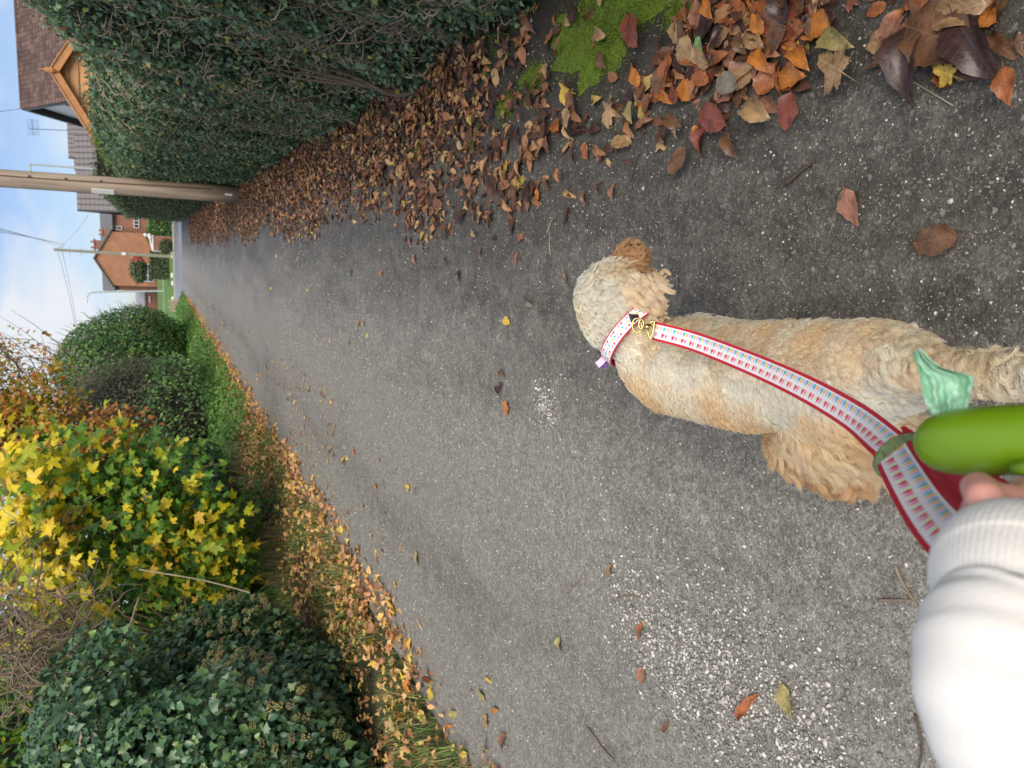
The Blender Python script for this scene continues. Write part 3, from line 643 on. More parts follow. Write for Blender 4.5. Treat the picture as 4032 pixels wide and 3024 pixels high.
m = MB(); m.box(((a[0]+b[0])/2, 62.7, b[2]/2), (b[0]-a[0], .35, b[2])); m.build('brickwork', m_brickr, bw)
m = MB(); m.box(((a[0]+b[0])/2, 62.7, b[2]+.05), (b[0]-a[0]+.1, .45, .1)); m.build('coping', m_white, bw)
gd = empty('garden_gate', (a[0]-.1, 62.9, 0), 'white slanting gate rail beside the brick wall', 'gate')
g0, g1 = Z3(835, 790, 62.9), Z3(812, 600, 62.9); m = MB(); m.tube([g0, g1+[0, 0, .12]], .05, 5); m.build('rail', m_white, gd)
m = MB(); m.tube([(g0[0], 62.9, 0), g0], .05, 5); m.build('post', m_white, gd)
for i, (aa, bb) in enumerate(((740, 580), (790, 585), (800, 610))):
    p = Z3(aa, bb, 62.5); m = MB(); bm_ = bmesh.new(); bmesh.ops.create_icosphere(bm_, subdivisions=2, radius=.14); me = bpy.data.meshes.new('white_flower_head'); bm_.to_mesh(me); bm_.free()
    for v in me.vertices: v.co = Vector(v.co)*(1+.15*math.sin(v.co.x*40+i)*math.cos(v.co.z*37)) + Vector(p)
    o = obj('white_flower_head', me, m_white); props(o, 'round white flower head above the brick wall, '+('upper one', 'middle one', 'lower left one')[i], 'flower', 'white flower heads at the wall')
def sphere_bush(name, label, c, r, mat, n, lf, seed=0, cat='bush', ind=0, temps=DI, tilt=.6):
    e = empty(name, (c[0], c[1], float(gz(c[0], c[1]))), label, cat); blob('shade_core', c, r, m_dark, e, .8, seed)
    P, N = shell(c, r, n, .22, 2., .15, .02, seed); leafset(e, temps, P, frames(N, [0, 0, -.4], .8, tilt), lf*(.6+.8*rng.random(len(P))), mat, ind); return e
c = Z3(640, 1030, 97); sphere_bush('garden_shrub', 'small rounded olive shrub against the brick gable', (c[0], 97, c[2]), (1.6, 1, .9), m_privet, 900, .3, 3)
c = Z3(790, 560, 65.5); sphere_bush('garden_shrub', 'yellow green shrub behind the white flower heads', (c[0], 65.5, c[2]-.2), (.9, .6, .5), m_conif, 700, .16, 4)
c = Z3(1030, 740, 61.9); sphere_bush('garden_shrub', 'low dark green conifer at the foot of the brick wall', (c[0], 62.3, c[2]+.15), (.6, .4, .55), m_privet, 700, .1, 5)
m_redf = plain('red_flowers', (.55, .05, .05), .6, .3, 9)
c = Z3(625, 875, 92); m = MB(); 
for i in range(60): q_ = c+rng.normal(0, 1, 3)*[.22, .2, .2]; m.box(q_, (.12, .05, .1), None)
o = m.build('red_flowers', m_redf); props(o, 'patch of red flowers by the far telegraph pole in front of the brick wall', 'flowers', kind='stuff')
for i, (aa, bb, r_) in enumerate(((1030, 1110, .13), (1033, 1210, .12), (1020, 1412, .13), (985, 860, .09), (990, 805, .09))):
    p = Z3(aa, bb, 64.5); bm_ = bmesh.new(); bmesh.ops.create_icosphere(bm_, subdivisions=2, radius=r_*1.2); me = bpy.data.meshes.new('white_stone'); bm_.to_mesh(me); bm_.free()
    p[2] = float(gz(p[0], 64.5))+r_*.4
    for v in me.vertices: v.co = Vector((v.co.x*1.5, v.co.y, v.co.z*.8))*(1+.12*math.sin(v.co.x*9+i*2)*math.cos(v.co.z*11)) + Vector(p)
    o = obj('white_stone', me, m_white); props(o, ('white painted stone on the lawn edge nearest the hedge pole', 'white painted stone on the lawn edge, middle of the lawn row', 'white painted stone on the lawn edge, closest to the round bush', 'small white stone at the foot of the far telegraph pole', 'small white stone between far pole and brick wall')[i], 'stone', 'white stones along the lawn')
wp = Z3(1150, 1505, 44); 
wf = empty('timber_stub_fence', (wp[0], 44, 0), 'low weathered timber fence stub at the lane mouth beside the round bush', 'fence')
for i in range(4):
    m = MB(); m.box((wp[0]-.25+i*.17, 44, .36+.05*(i % 2)), (.13, .05, .72+.1*(i % 2))); m.build('slat', m_palestem, wf)
# white car behind the roadside hedge
ca = Z3(690, 300, 84); cb_ = Z3(790, 500, 84); czb = float(gz(2, 84.)) 
car = empty('parked_car', (cb_[0]+2.0, 84, czb), 'white hatchback parked behind the bright green roadside hedge', 'car')
x0 = cb_[0]-.1; prof = [(0, .35), (0, .75), (.25, .92), (1.05, 1.05), (1.65, 1.5), (2.9, 1.55), (3.7, 1.15), (3.9, .9), (3.9, .35)]
czb2 = ca[2]-1.55
m = MB(); m.prism([(x0+p[0], 83.2, czb2+p[1]) for p in prof], (0, 1.65, 0)); m.build('body', m_white, car)
m = MB(); m.prism([(x0+p[0], 83.185, czb2+p[1]) for p in ((1.2, 1.06), (1.7, 1.44), (2.85, 1.47), (3.5, 1.12))], (0, .01, 0)); m.build('side_window', m_glass, car)
m = MB(); m.prism([(x0+1.05, 83.35, czb2+1.06), (x0+1.05, 84.7, czb2+1.06), (x0+1.62, 84.6, czb2+1.5), (x0+1.62, 83.45, czb2+1.5)], (-.02, 0, .02)); m.build('windscreen', m_glass, car)
for xx in (.75, 3.1):
    for yy in (83.18, 84.7): m = MB(); m.tube([(x0+xx, yy, czb2+.33), (x0+xx, yy+.18, czb2+.33)], .33, 14); m.build('wheel', m_black, car)
m = MB(); m.box((x0+.02, 83.5, czb2+.72), (.06, .35, .14)); m.build('headlight', m_glass, car)

# ================================================================== RIGHT SIDE: ivy hedge, clipped hedges
def hedge_face(Y, z):
    """x of the hedge's face towards the lane"""
    b = 0.075*np.sin(Y*2.1+1.0+0.6*z) + 0.05*np.sin(Y*4.7+2.2*z) + 0.035*np.sin(Y*9.1+z*5.0)
    foot = 0.16*np.exp(-((Y-4.6)/.55)**2)*np.clip(1-z/.7, 0, 1) + .05*np.exp(-((Y-6.2)/1.2)**2)*np.clip(1-z/.5, 0, 1)
    rnd = 0.35*np.clip((z-(htop(Y)-.35))/.35, 0, 1)**2
    return 1.12 - b*.6 - foot + rnd - .04*np.sin(np.clip(z, 0, 2)*1.6)
def htop(Y): return np.interp(Y, [0, 4.3, 5.0, 5.45, 5.75, 6.1, 7.4, 9, 12, 17], [2.3, 2.22, 2.12, 1.98, 1.84, 1.79, 1.85, 1.92, 2.07, 2.14]) + .02*np.sin(Y*5.3)+.015*np.sin(Y*11)
hv = empty('ivy_hedge', (1.6, 9, 0), 'tall ivy covered hedge with pale twisting stems along the lane', 'hedge')
ys_ = np.arange(-1.0, 17.3, .12); zs_ = np.linspace(-.02, 1, 18)
YY, ZZ = np.meshgrid(ys_, zs_, indexing='ij'); Zr = ZZ*(htop(YY)-.02); XX = hedge_face(YY, Zr) + .11 + .03*np.sin(YY*31)*np.cos(Zr*27)
ny, nz_ = XX.shape; i = (np.arange(ny-1)[:, None]*nz_ + np.arange(nz_-1)[None]).ravel()
T = np.r_[np.c_[i, i+nz_, i+nz_+1], np.c_[i, i+nz_+1, i+1]]; V = np.c_[XX.ravel(), YY.ravel(), Zr.ravel()]
n0 = len(V); V2 = V.copy(); V2[:, 0] = 2.15; tp_i = np.arange(ny)*nz_ + nz_-1
T = np.r_[T, T[:, ::-1]+n0]; a_ = tp_i[:-1]; b_ = tp_i[1:]; T = np.r_[T, np.c_[a_, b_, b_+n0], np.c_[a_, b_+n0, a_+n0]]
e_ = np.arange((ny-1)*nz_, ny*nz_-1); T = np.r_[T, np.c_[e_, e_+n0, e_+1+n0], np.c_[e_, e_+1+n0, e_+1]]
obj('shade_core', mesh_np('shade_core', np.r_[V, V2], T), m_dark, hv)
# leaves: small, dense, larger where the growth is loose and near
n = 88000
Yl = 1.6 + 15.6*rng.random(n)**1.5; zl = rng.random(n)*htop(Yl)*1.02
zl = np.where(rng.random(n) < .10, htop(Yl)+rng.normal(0, .05, n), zl)
Xl = hedge_face(Yl, zl) + rng.random(n)**2*.12 - rng.random(n)**4*.06
P = np.c_[Xl, Yl, zl]; dens = lump(P*[0, 1, 1], 3.3, 5)
keep = (dens > -.75 - .2*rng.random(n)) & (zl > .02); P = P[keep]; dens = dens[keep]
N = np.c_[np.full(len(P), -1.0), np.full(len(P), -.25), np.full(len(P), .35)]
szs = (.017 + .022*rng.random(len(P))**1.6)*(1+.03*P[:, 1])
leafset(hv, IV+BOV, P, frames(N, [-.1, 0, -1], .7, .75), szs, m_ivy, 300, 'ivy_leaf', 'small_ivy_leaves')
# front end and underside stems: pale, twisting
def stems(n, ylo, yhi, zlo, zhi, L, r0, wob=.5, out=.03):
    mb = MB()
    for k in range(n):
        y = ylo + (yhi-ylo)*rng.random()**1.4; z = zlo + (zhi-zlo)*rng.random(); d = rng.normal(0, 1, 2)+[0, .9]; d /= np.linalg.norm(d)
        pts = []; st = 9; ln = L*(.4+rng.random())
        for s_ in range(st):
            pts.append((float(hedge_face(np.array(y), np.array(z)))-out*(.1+1.2*math.sin(math.pi*s_/(st-1)))*rng.random(), y, max(z, .01)))
            d = d + rng.normal(0, wob, 2); d /= np.linalg.norm(d); y += d[0]*ln/st; z += d[1]*ln/st
            if z > float(htop(y))+.03: break
        if len(pts) > 3: mb.tube(crom(np.array(pts), len(pts)*2), np.linspace(r0, r0*.5, len(pts)*2)*(.5+rng.random()), 5, False)
    return mb
o = stems(650, 1.8, 9, .1, 1.95, .30, .0036, .6, .05).build('climbing_stems', m_palestem, hv, True); o['kind'] = 'stuff'
o = stems(120, 3.4, 7.5, .05, .9, .45, .0045, .4, .05).build('lower_stems', m_twig, hv, True); o['kind'] = 'stuff'
# lumpy root stock at the hedge foot
m = MB(); 
for s_ in range(4):
    a0 = G(905-3*s_, 215+s_*2); m.tube(crom([a0+[.05, .0, 0], a0+[.02+.02*s_, .08, .14], a0+[.10, .15+.05*s_, .34+.05*s_], a0+[.16, .25+.1*s_, .6+.08*s_]], 12), np.linspace(.028, .006, 12)*(.6+.6*rng.random()), 7)
m.build('root_stock', m_bark, hv, True)
cf = boxhedge('clipped_hedge', 'moss green clipped conifer hedge top just before the telegraph pole', 1.42, 2.6, 12.6, 17.0, 2.22, m_conif, 16000, .035)
boxhedge('clipped_hedge', 'long dark green clipped hedge beyond the telegraph pole', 1.17, 2.5, 19.5, 44, 2.62, m_privet, 26000, .07)

# ================================================================== LEFT SIDE
# --- verge: grass, nettles, straw
def blades(name, n, xr, yr, hgt, wd, mat, parent=None, lean=.5, fn=None, curve=.5, label=None, cat=None):
    x = xr[0]+(xr[1]-xr[0])*rng.random(n); y = yr[0]+(yr[1]-yr[0])*rng.random(n)**1.3
    if fn is not None: k = fn(x, y); x, y = x[k], y[k]; n = len(x)
    h = hgt*(.4+.9*rng.random(n)); a = rng.random(n)*6.283; ln_ = lean*rng.random(n)*h; dx, dy = np.cos(a)*ln_, np.sin(a)*ln_
    z0 = gz(x, y); wx, wy = -np.sin(a+rng.normal(0, .6, n)), np.cos(a+rng.normal(0, .6, n)); w_ = wd*(.6+.8*rng.random(n))
    B = np.c_[x, y, z0]; W = np.c_[wx, wy, wx*0]*w_[:, None]
    m1 = B + np.c_[dx*.35, dy*.35, h*.55]; t1 = B + np.c_[dx, dy, h*(1-curve*.5*rng.random(n))]
    V = np.stack([B-W, B+W, m1-W*.8, m1+W*.8, t1], 1).reshape(-1, 3); i = np.arange(n)[:, None]*5
    T = np.concatenate([i+[0, 1, 3], i+[0, 3, 2], i+[2, 3, 4]])
    o = obj(name, mesh_np(name, V, T, {'rnd': np.repeat(rng.random(n), 5)}), mat, parent)
    props(o, label, cat, None, 'stuff'); return o
vx = lambda y: -2.62 - .12*np.sin(y*1.7) - .08*np.sin(y*4.1)
blades('verge_grass', 90000, (-5.2, -2.5), (1.5, 46), .14, .0034, m_grass, None, .9, lambda x, y: (x < vx(y)-.12*rng.random(len(x))) & (lump(np.c_[x, y, x*0], 1.3, 2) > -.55), label='rough grass on the left verge', cat='grass')
blades('tall_grass', 5200, (-4.2, -3.1), (3.2, 7.2), .34, .003, m_grass, None, 1.3, lambda x, y: lump(np.c_[x, y, x*0], 2.3, 4) > -.1, label='long arching grass in front of the ivy bush', cat='grass')
blades('straw_grass', 5200, (-4.6, -3.3), (7.5, 14), .38, .003, leafmat('straw', [(0, (.20, .22, .08)), (.5, (.38, .32, .15)), (1, (.50, .40, .22))], .7, .2), None, 1.2, lambda x, y: lump(np.c_[x, y, x*0], 1.7, 9) > 0, label='straw coloured grass tussocks on the left verge', cat='grass')
n = 26000; x = -5.4+2.75*rng.random(n); y = 13+32*rng.random(n); k = x < vx(y)-.02; P = np.c_[x, y, gz(x, y)+.04+.32*rng.random(n)*np.clip((-x-2.6)/.8, .15, 1)][k]
o = obj('nettles', scatter_mesh('nettles', BOV, P, frames(np.tile([.3, -.3, 1.], (len(P), 1)), [1, 0, -.2], 1, .6), .055+.05*rng.random(len(P))), m_nettle); props(o, 'bright green low nettles and weeds on the left verge', 'weeds', None, 'stuff')
# --- turf and moss patches, right
blades('short_turf', 9000, (.35, 1.12), (1.9, 7.5), .035, .0016, m_turf, None, 1.0, lambda x, y: lump(np.c_[x, y, x*0], 3.1, 6)+(x-.75)*1.2 > .15, label='tufts of short green grass by the hedge foot', cat='grass')
def moss_patch(name, pts, label, h=.012):
    P0 = np.array(pts); c = P0.mean(0); O = crom(np.r_[P0, P0[:1]], 60)[:-1]; nr = 10; V = [c+[0, 0, h+.008]]; T = []
    for r_ in range(1, nr+1):
        for q in O: f = r_/nr; an_ = math.atan2(q[1]-c[1], q[0]-c[0]); p_ = c+(q-c)*f*(1+f*(.16*math.sin(5*an_+c[0]*9)+.10*math.sin(11*an_)+.07*math.sin(23*an_))); V.append([p_[0], p_[1], .006+h*(1-f**3)*(.55+.45*math.sin(p_[0]*47)*math.cos(p_[1]*39))])
    m_ = len(O)
    for j in range(m_): T.append((0, 1+j, 1+(j+1) % m_))
    for r_ in range(nr-1):
        for j in range(m_): a, b = 1+r_*m_+j, 1+r_*m_+(j+1) % m_; T += [(a, a+m_, b+m_), (a, b+m_, b)]
    o = obj(name, mesh_np(name, V, T), m_moss); props(o, label, 'moss', None, 'stuff')
    n = 9000; tri = rng.integers(1, len(V), n); Q = np.array(V)[tri]+rng.normal(0, .022, (n, 3))*[1, 1, 0]
    return Q
m_moss = plain('green_moss', (.12, .19, .018), .95, .45, 60, bmp=.6, bd=.004)
Q = moss_patch('moss_cushion', [G(1195, 150), G(1215, 60), G(1250, 0), G(1330, -25), G(1425, -10), G(1430, 30), G(1360, 85), G(1330, 150), G(1270, 185)], 'bright green moss cushion spreading over the lane edge')
for k_, (mx_, my_, mr_) in enumerate(((1150, 175, 30), (1095, 232, 26), (1475, 28, 24), (905, 330, 22), (1020, 300, 18))):
    cc0 = G(mx_, my_); Q = np.r_[Q, moss_patch('moss_cushion', [cc0+np.array([math.cos(a_)*.001*mr_*1.6, math.sin(a_)*.001*mr_*3.2, 0])*(.8+.4*rng.random()) for a_ in np.linspace(0, 6.283, 9)[:-1]], ('little moss pad by the small round pink leaf', 'little moss pad among leaves below the hedge foot', 'little moss pad above the glowing orange leaf', 'little moss pad in the copper drift', 'little moss pad between drift and hedge end')[k_], .008)[:1800]]
o = obj('moss_tips', scatter_mesh('moss_tips', DI, Q, frames(np.tile([0, -.3, 1.], (len(Q), 1)), [0, 0, 1], 1, .6), np.full(len(Q), .007)), leafmat('moss_tip', [(0, (.08, .13, .012)), (.6, (.15, .22, .02)), (1, (.26, .34, .04))], .9, .2)); props(o, 'fine moss shoots of the bright green cushion', 'moss', None, 'stuff')

# --- big shrubs
def shrub(name, label, c, r, mat, n, lf, ncore=1, temps=DI, ind=0, seed=0, one='leaf', tilt=.55, la=.15, ls=2.0, depth=.25, cat='bush', core=.80):
    e = empty(name, (c[0], c[1], float(gz(c[0], c[1]))), label, cat); blob('shade_core', c, r, m_dark, e, core, seed, ls, la)
    P, N = shell(c, r, n, depth, ls, la, .05, seed); leafset(e, temps, P, frames(N, [0, 0, -.4], .8, tilt), lf*(.6+.8*rng.random(len(P))), mat, ind, one); return e
rb = shrub('round_bush', 'large dense rounded green bush standing last before the main road', (-4.75, 31, 2.15), (2.25, 4.2, 2.65), m_bush, 24000, .11, seed=1, la=.10, ls=1.4)
P, N = shell((-4.75, 31, 2.3), (2.4, 4.2, 2.75), 500, .03, 1.4, .1, 1.0, 1)
tw_ = MB()
for p_, n_v in zip(P[:260], N[:260]): tw_.tube([p_-n_v*.2, p_+n_v*.05+[0, 0, .06], p_+n_v*.08+[0, 0, .15]], [.012, .008, .004], 4, False)
tw_.build('shoots', m_twig, rb)['kind'] = 'stuff'
m_ash = leafmat('mixed_hedge_leaf', [(0, (0.063, 0.084, 0.042)), (.4, (0.119, 0.154, 0.077)), (.75, (0.168, 0.196, 0.105)), (1, (0.238, 0.168, 0.112))], .6, .2)
mh = shrub('overgrown_hedge', 'tall grey green overgrown hedge between the round bush and the orange tree', (-4.9, 20.3, 1.65), (1.95, 5.0, 2.05), m_ash, 34000, .065, seed=2, la=.13)
P = np.concatenate([shell((-4.6, 19, 1.0), (1.8, 3.5, 1.2), 5000, .2, 2, .15, .05, 7)[0]]); o = obj('lower_leaves', scatter_mesh('lower_leaves', DI, P, frames(np.tile([.5, -.5, .5], (len(P), 1)), [0, 0, -1], 1, .6), .06+.05*rng.random(len(P))), m_bush, mh); o['kind'] = 'stuff'
tm = twigs(260, (-4.9, 21, 2.8), (1.7, 3.2, .7), 1.3, .008, (0, 0, 1), .15, 5, 4); tm.build('bare_shoots', m_twig, mh)
shrub('ivy_thicket', 'dark leafy thicket at the foot of the overgrown hedge', (-5.0, 13.2, .85), (1.35, 2.6, 1.15), m_ivyb, 13000, .065, temps=IV, seed=3, ind=0, la=.2)
shrub('scrub_bank', 'dark scrub bank behind the maple and the ivy bush', (-7.4, 9.0, 2.2), (2.0, 7.0, 3.6), m_mapleg, 26000, .10, seed=4, la=.12)

# --- turning tree (orange), brown beech, maple
def branchy(e, base, tips, mat, r0=.05):
    mb = MB()
    for t_ in tips:
        b = np.array(base)+rng.normal(0, .08, 3)*[1, 1, 0]; t_ = np.array(t_); m1 = b+(t_-b)*.4+[0, 0, .25*np.linalg.norm(t_-b)]+rng.normal(0, .12, 3)
        c_ = crom([b, m1, b+(t_-b)*.75+[0, 0, .18]+rng.normal(0, .1, 3), t_], 14); mb.tube(c_, np.linspace(r0, r0*.12, 14), 6)
    return mb
def canopy(e, c, r, n, temps, mat, lf, ind, one, many='foliage', la=.25, ls=1.6, depth=.8, tilt=.6, seed=0, up=.8, keep=None, hang=-.5):
    D = unit(n*2)*r*(1+la*lump(unit(n*2)*3, 1.0, seed))[:, None]*(1-depth*rng.random((n*2, 1))**1.4); P = np.array(c)+D
    k = lump(P, ls*2.2, seed+3) > -.35
    P = P[k][:n]; 
    if keep is not None: P = P[keep(P)]
    N = (P-np.array(c))/np.array(r); N /= np.linalg.norm(N, axis=1)[:, None]+1e-6; v = CC-P; v /= np.linalg.norm(v, axis=1)[:, None]
    N = N*.5+v*.5+np.array([0, 0, up]); leafset(e, temps, P, frames(N, [.4, -.3, hang], .7, tilt), lf*(.6+.7*rng.random(len(P))), mat, ind, one, many)
ot = empty('orange_tree', (-4.9, 18, .1), 'tree turning orange and gold with bare tips against the sky', 'tree')
tips = [(-2.3, 17.5, 4.4), (-2.7, 18, 3.7), (-3.1, 17.5, 4.8), (-3.7, 18, 5.2), (-3.3, 17, 3.6), (-4.5, 17.5, 5.3), (-2.6, 18.4, 5.0), (-3.9, 17, 4.1)]
m = MB(); m.tube([(-4.9, 18, -.05), (-4.85, 18, 1.2), (-4.6, 18, 2.6), (-4.3, 18, 3.9), (-4.2, 18, 5)], [.14, .12, .09, .06, .03], 9); m.build('trunk', m_bark, ot, True)
branchy(ot, (-4.6, 18, 2.4), tips, m_bark, .04).build('branches', m_bark, ot, True)
canopy(ot, (-3.95, 17.6, 4.2), np.array([1.7, 1.3, 1.35]), 9000, MPS+BOV, m_orange, .10, 120, 'leaf', la=.35, depth=.9, seed=2)
tw_ = MB()
for k_ in range(60):
    p_ = np.array([-2.1-1.9*rng.random(), 17.3+1.2*rng.random(), 3.3+1.4*rng.random()]); d_ = np.array([.5, 0, .45])+rng.normal(0, .3, 3); tw_.tube([p_-d_*.4, p_, p_+d_*.5+[0, 0, .12], p_+d_*.9+[0, 0, .3]], [.010, .008, .006, .003], 4, False)
tw_.build('bare_tips', m_bark, ot)
bt = empty('beech_sapling', (-3.9, 12.2, .1), 'beech sapling with dense copper brown leaves behind the maple', 'tree')
m = MB(); m.tube([(-3.9, 12.2, -.05), (-3.8, 12.2, 1), (-3.5, 12.1, 2.0), (-3.2, 12, 2.6)], [.05, .04, .025, .01], 8); m.build('trunk', m_bark, bt, True)
branchy(bt, (-3.8, 12.2, 1.0), [(-2.75, 11.8, 2.3), (-2.7, 11.8, 1.5), (-3.1, 11.6, 1.35), (-3.0, 11.8, 2.6), (-3.5, 11.6, 1.7), (-2.8, 11.8, 1.95)], m_bark, .018).build('branches', m_bark, bt, True)
canopy(bt, (-3.2, 11.9, 2.0), np.array([.72, .7, .78]), 3600, OV, m_beech, .09, 300, 'leaf', la=.3, depth=.9, seed=5, up=.2)
canopy(bt, (-3.3, 12.0, 3.0), np.array([.75, .7, .55]), 1400, OV+MPS, m_orange, .095, 60, 'upper_leaf', 'upper_foliage', la=.3, depth=.95, seed=8, up=.2)

mt = empty('maple_tree', (-4.9, 8.8, .1), 'maple with large yellow and green leaves leaning out over the verge', 'tree')
m = MB(); m.tube([(-4.9, 8.8, -.05), (-4.8, 8.8, 1.0), (-4.5, 8.7, 2.1), (-4.0, 8.6, 3.0), (-3.4, 8.4, 3.8)], [.09, .08, .06, .045, .03], 9); m.build('trunk', m_bark, mt, True)
tips = []
for k_ in range(26): a_ = rng.random(2); tips.append((-4.9+2.3*a_[0], 7.9+2.0*rng.random(), .8+2.7*a_[1]))
branchy(mt, (-4.8, 8.8, .9), tips, m_twig, .018).build('branches', m_twig, mt, True)
# dark green leaves inside
def kp(P):
    x, y, d = show(P[0]); q = P-CC; dd = q@fwd; px = (2016 - F*(q@CU)/dd)/S; return np.ones(len(P), bool)
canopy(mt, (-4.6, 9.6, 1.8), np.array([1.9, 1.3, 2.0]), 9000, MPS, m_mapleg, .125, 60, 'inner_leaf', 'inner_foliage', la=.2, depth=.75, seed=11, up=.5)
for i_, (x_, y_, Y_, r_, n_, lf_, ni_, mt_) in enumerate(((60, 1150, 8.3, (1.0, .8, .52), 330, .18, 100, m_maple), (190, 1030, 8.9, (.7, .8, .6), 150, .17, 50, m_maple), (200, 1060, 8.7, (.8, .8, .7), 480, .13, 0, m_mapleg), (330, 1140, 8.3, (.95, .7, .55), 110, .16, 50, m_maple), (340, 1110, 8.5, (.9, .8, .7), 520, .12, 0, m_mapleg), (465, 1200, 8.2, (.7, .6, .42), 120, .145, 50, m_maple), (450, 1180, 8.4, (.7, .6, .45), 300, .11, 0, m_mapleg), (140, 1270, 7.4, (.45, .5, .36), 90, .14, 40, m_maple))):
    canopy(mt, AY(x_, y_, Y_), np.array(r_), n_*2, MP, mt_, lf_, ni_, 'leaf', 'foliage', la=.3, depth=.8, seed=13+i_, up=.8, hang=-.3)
m = MB()
for k_ in range(9):
    s0 = np.array([-4.6+.6*rng.random(), 8.3, 2.5+.6*rng.random()]); m.tube(crom([s0, s0+[.6, -.3, .25], s0+[1.2, -.5, .1*rng.normal()], s0+[1.7, -.6, -.3+.3*rng.normal()]], 14), np.linspace(.013, .004, 14), 5)
m.build('arching_twigs', m_bark, mt, True)

# --- dead vines and pale branch
dv_ = empty('dead_vine_tangle', (-4.9, 7.6, .1), 'tangle of bare brown vines hanging between the maple and the ivy bush', 'vine')
o = twigs(260, tuple(AY(70, 1400, 6.8)), (.6, .5, .45), .6, .006, (0, 0, -.5), .4, 9, 5, zmin=.1).build('stems', m_twig, dv_, True); o['kind'] = 'stuff'
o = twigs(26, tuple(AY(90, 1430, 7.0)), (.7, .4, .5), .7, .013, (0.1, 0, -.4), .22, 9, 6, zmin=.1).build('thick_stems', plain('old_vine', (.19, .14, .09), .85, .3, 18), dv_, True)
pb_ = empty('pale_branch', tuple(AD(120, 1640, 5.9)), 'single pale crooked branch standing up through the ivy bush', 'branch')
m = MB(); pp = [AD(300, 1290, 6.6), AD(268, 1390, 6.4), AD(240, 1450, 6.3), AD(200, 1500, 6.15), AD(182, 1560, 6.0), AD(170, 1640, 5.9), AD(165, 1700, 5.8)]
m.tube(crom(pp, 40), np.linspace(.008, .017, 40), 7); m.tube(crom([pp[2], AD(200, 1440, 6.3), AD(170, 1425, 6.35), AD(135, 1380, 6.4)], 14), np.linspace(.009, .003, 14), 6); m.tube(crom([pp[4], AD(150, 1540, 6.0), AD(90, 1520, 6.05), AD(30, 1490, 6.1)], 14), np.linspace(.010, .003, 14), 6); m.build('wood', m_palestem, pb_, True)

# --- ivy bush with berries, nearest left
ib = empty('ivy_bush', (-4.3, 5.6, .13), 'big dark glossy ivy bush dotted with greenish berry clusters', 'bush')
IBC, IBR = (-4.6, 5.5, .85), np.array([1.5, 1.55, 1.2])
blob('shade_core', IBC, IBR, m_dark, ib, .80, 21, 2.4, .18)
P, N = shell(IBC, IBR, 30000, .22, 2.4, .18, .12, 21)
leafset(ib, [oval(.34, .35, .35, .2, 3, 11, False), oval(.30, .5, .5, -.3, 3, 12, False), ivyleaf(4)], P, frames(N+[0, 0, .45], [.3, -.25, -.75], .55, .45), .036+.045*rng.random(len(P)), m_ivyb, 300, 'leaf')
for c2_, r2_, n2_, sd2 in (((-3.8, 6.2, 1.25), (.6, .6, .7), 3600, 31), ((-4.0, 4.6, .85), (.8, .7, .7), 4200, 32), ((-4.2, 5.6, 1.75), (.6, .7, .42), 2600, 33), (tuple(AY(230, 1600, 5.5)), (.75, .7, .55), 4200, 35), (tuple(AY(400, 1640, 4.9)), (.6, .6, .6), 3000, 36), ((-3.75, 5.5, .45), (.6, .8, .45), 3500, 34)):
    P, N = shell(c2_, np.array(r2_), n2_, .35, 3.4, .28, .1, sd2); leafset(ib, [oval(.34, .35, .35, .2, 3, 11, False), ivyleaf(4)], P, frames(N+[0, 0, .45], [.3, -.25, -.75], .6, .55), .034+.045*rng.random(len(P)), m_ivyb, 0, 'leaf', 'leaf_sprays')
P, N = shell((-4.7, 4.2, .35), (1.3, 1.4, .6), 5000, .25, 2.4, .18, .08, 23)
leafset(ib, IV, P, frames(N+[0, 0, .45], [.3, -.25, -.75], .55, .45), .05+.04*rng.random(len(P)), m_ivyb, 0, 'leaf', 'low_leaves')
m_berry = leafmat('ivy_berry', [(0, (.14, .11, .07)), (.5, (.24, .21, .08)), (1, (.34, .33, .12))], .7, 0)
bmx = bmesh.new(); bmesh.ops.create_icosphere(bmx, subdivisions=1, radius=1); bmev = np.array([v.co[:] for v in bmx.verts]); bmt = np.array([[v.index for v in f.verts] for f in bmx.faces]); bmx.free()
cl = unit(26); cl[:, 2] = np.abs(cl[:, 2]); Vb = (cl[:, None]*.85 + bmev[None]*.17).reshape(-1, 3); Tb = (bmt[None]+(np.arange(26)*len(bmev))[:, None, None]).reshape(-1, 3)
st_V, st_T = tube([(0, 0, -1.6), (0, 0, -.2)], .06, 4); Tb = np.r_[Tb, st_T+len(Vb)]; Vb = np.r_[Vb, st_V]
P, N = shell(IBC, IBR*1.03, 900, .04, 2.4, .18, .3, 21); leafset(ib, [(Vb, Tb)], P, frames(N+[0, 0, 1.0], [1, 0, 0], .5, .2), .026+.014*rng.random(len(P)), m_berry, 260, 'berry_cluster', 'berry_clusters')
# thin upright stems and bramble canes
m = MB()
for (x0_, y0_, x1_, y1_, d_) in ((540, 1280, 300, 1230, 6.2), (240, 1659, 200, 1550, 5.0), (150, 1659, 120, 1580, 5.0), (470, 1060, 360, 1120, 9.0), (480, 1000, 430, 1010, 10)):
    a, b = AD(x0_, y0_, d_), AD(x1_, y1_, d_); m.tube(crom([a, (a+b)/2+rng.normal(0, .05, 3), b], 10), .006, 5)
o = m.build('bramble_cane', m_palestem); props(o, 'thin bare bramble canes poking out of the left thicket', 'twigs', kind='stuff')

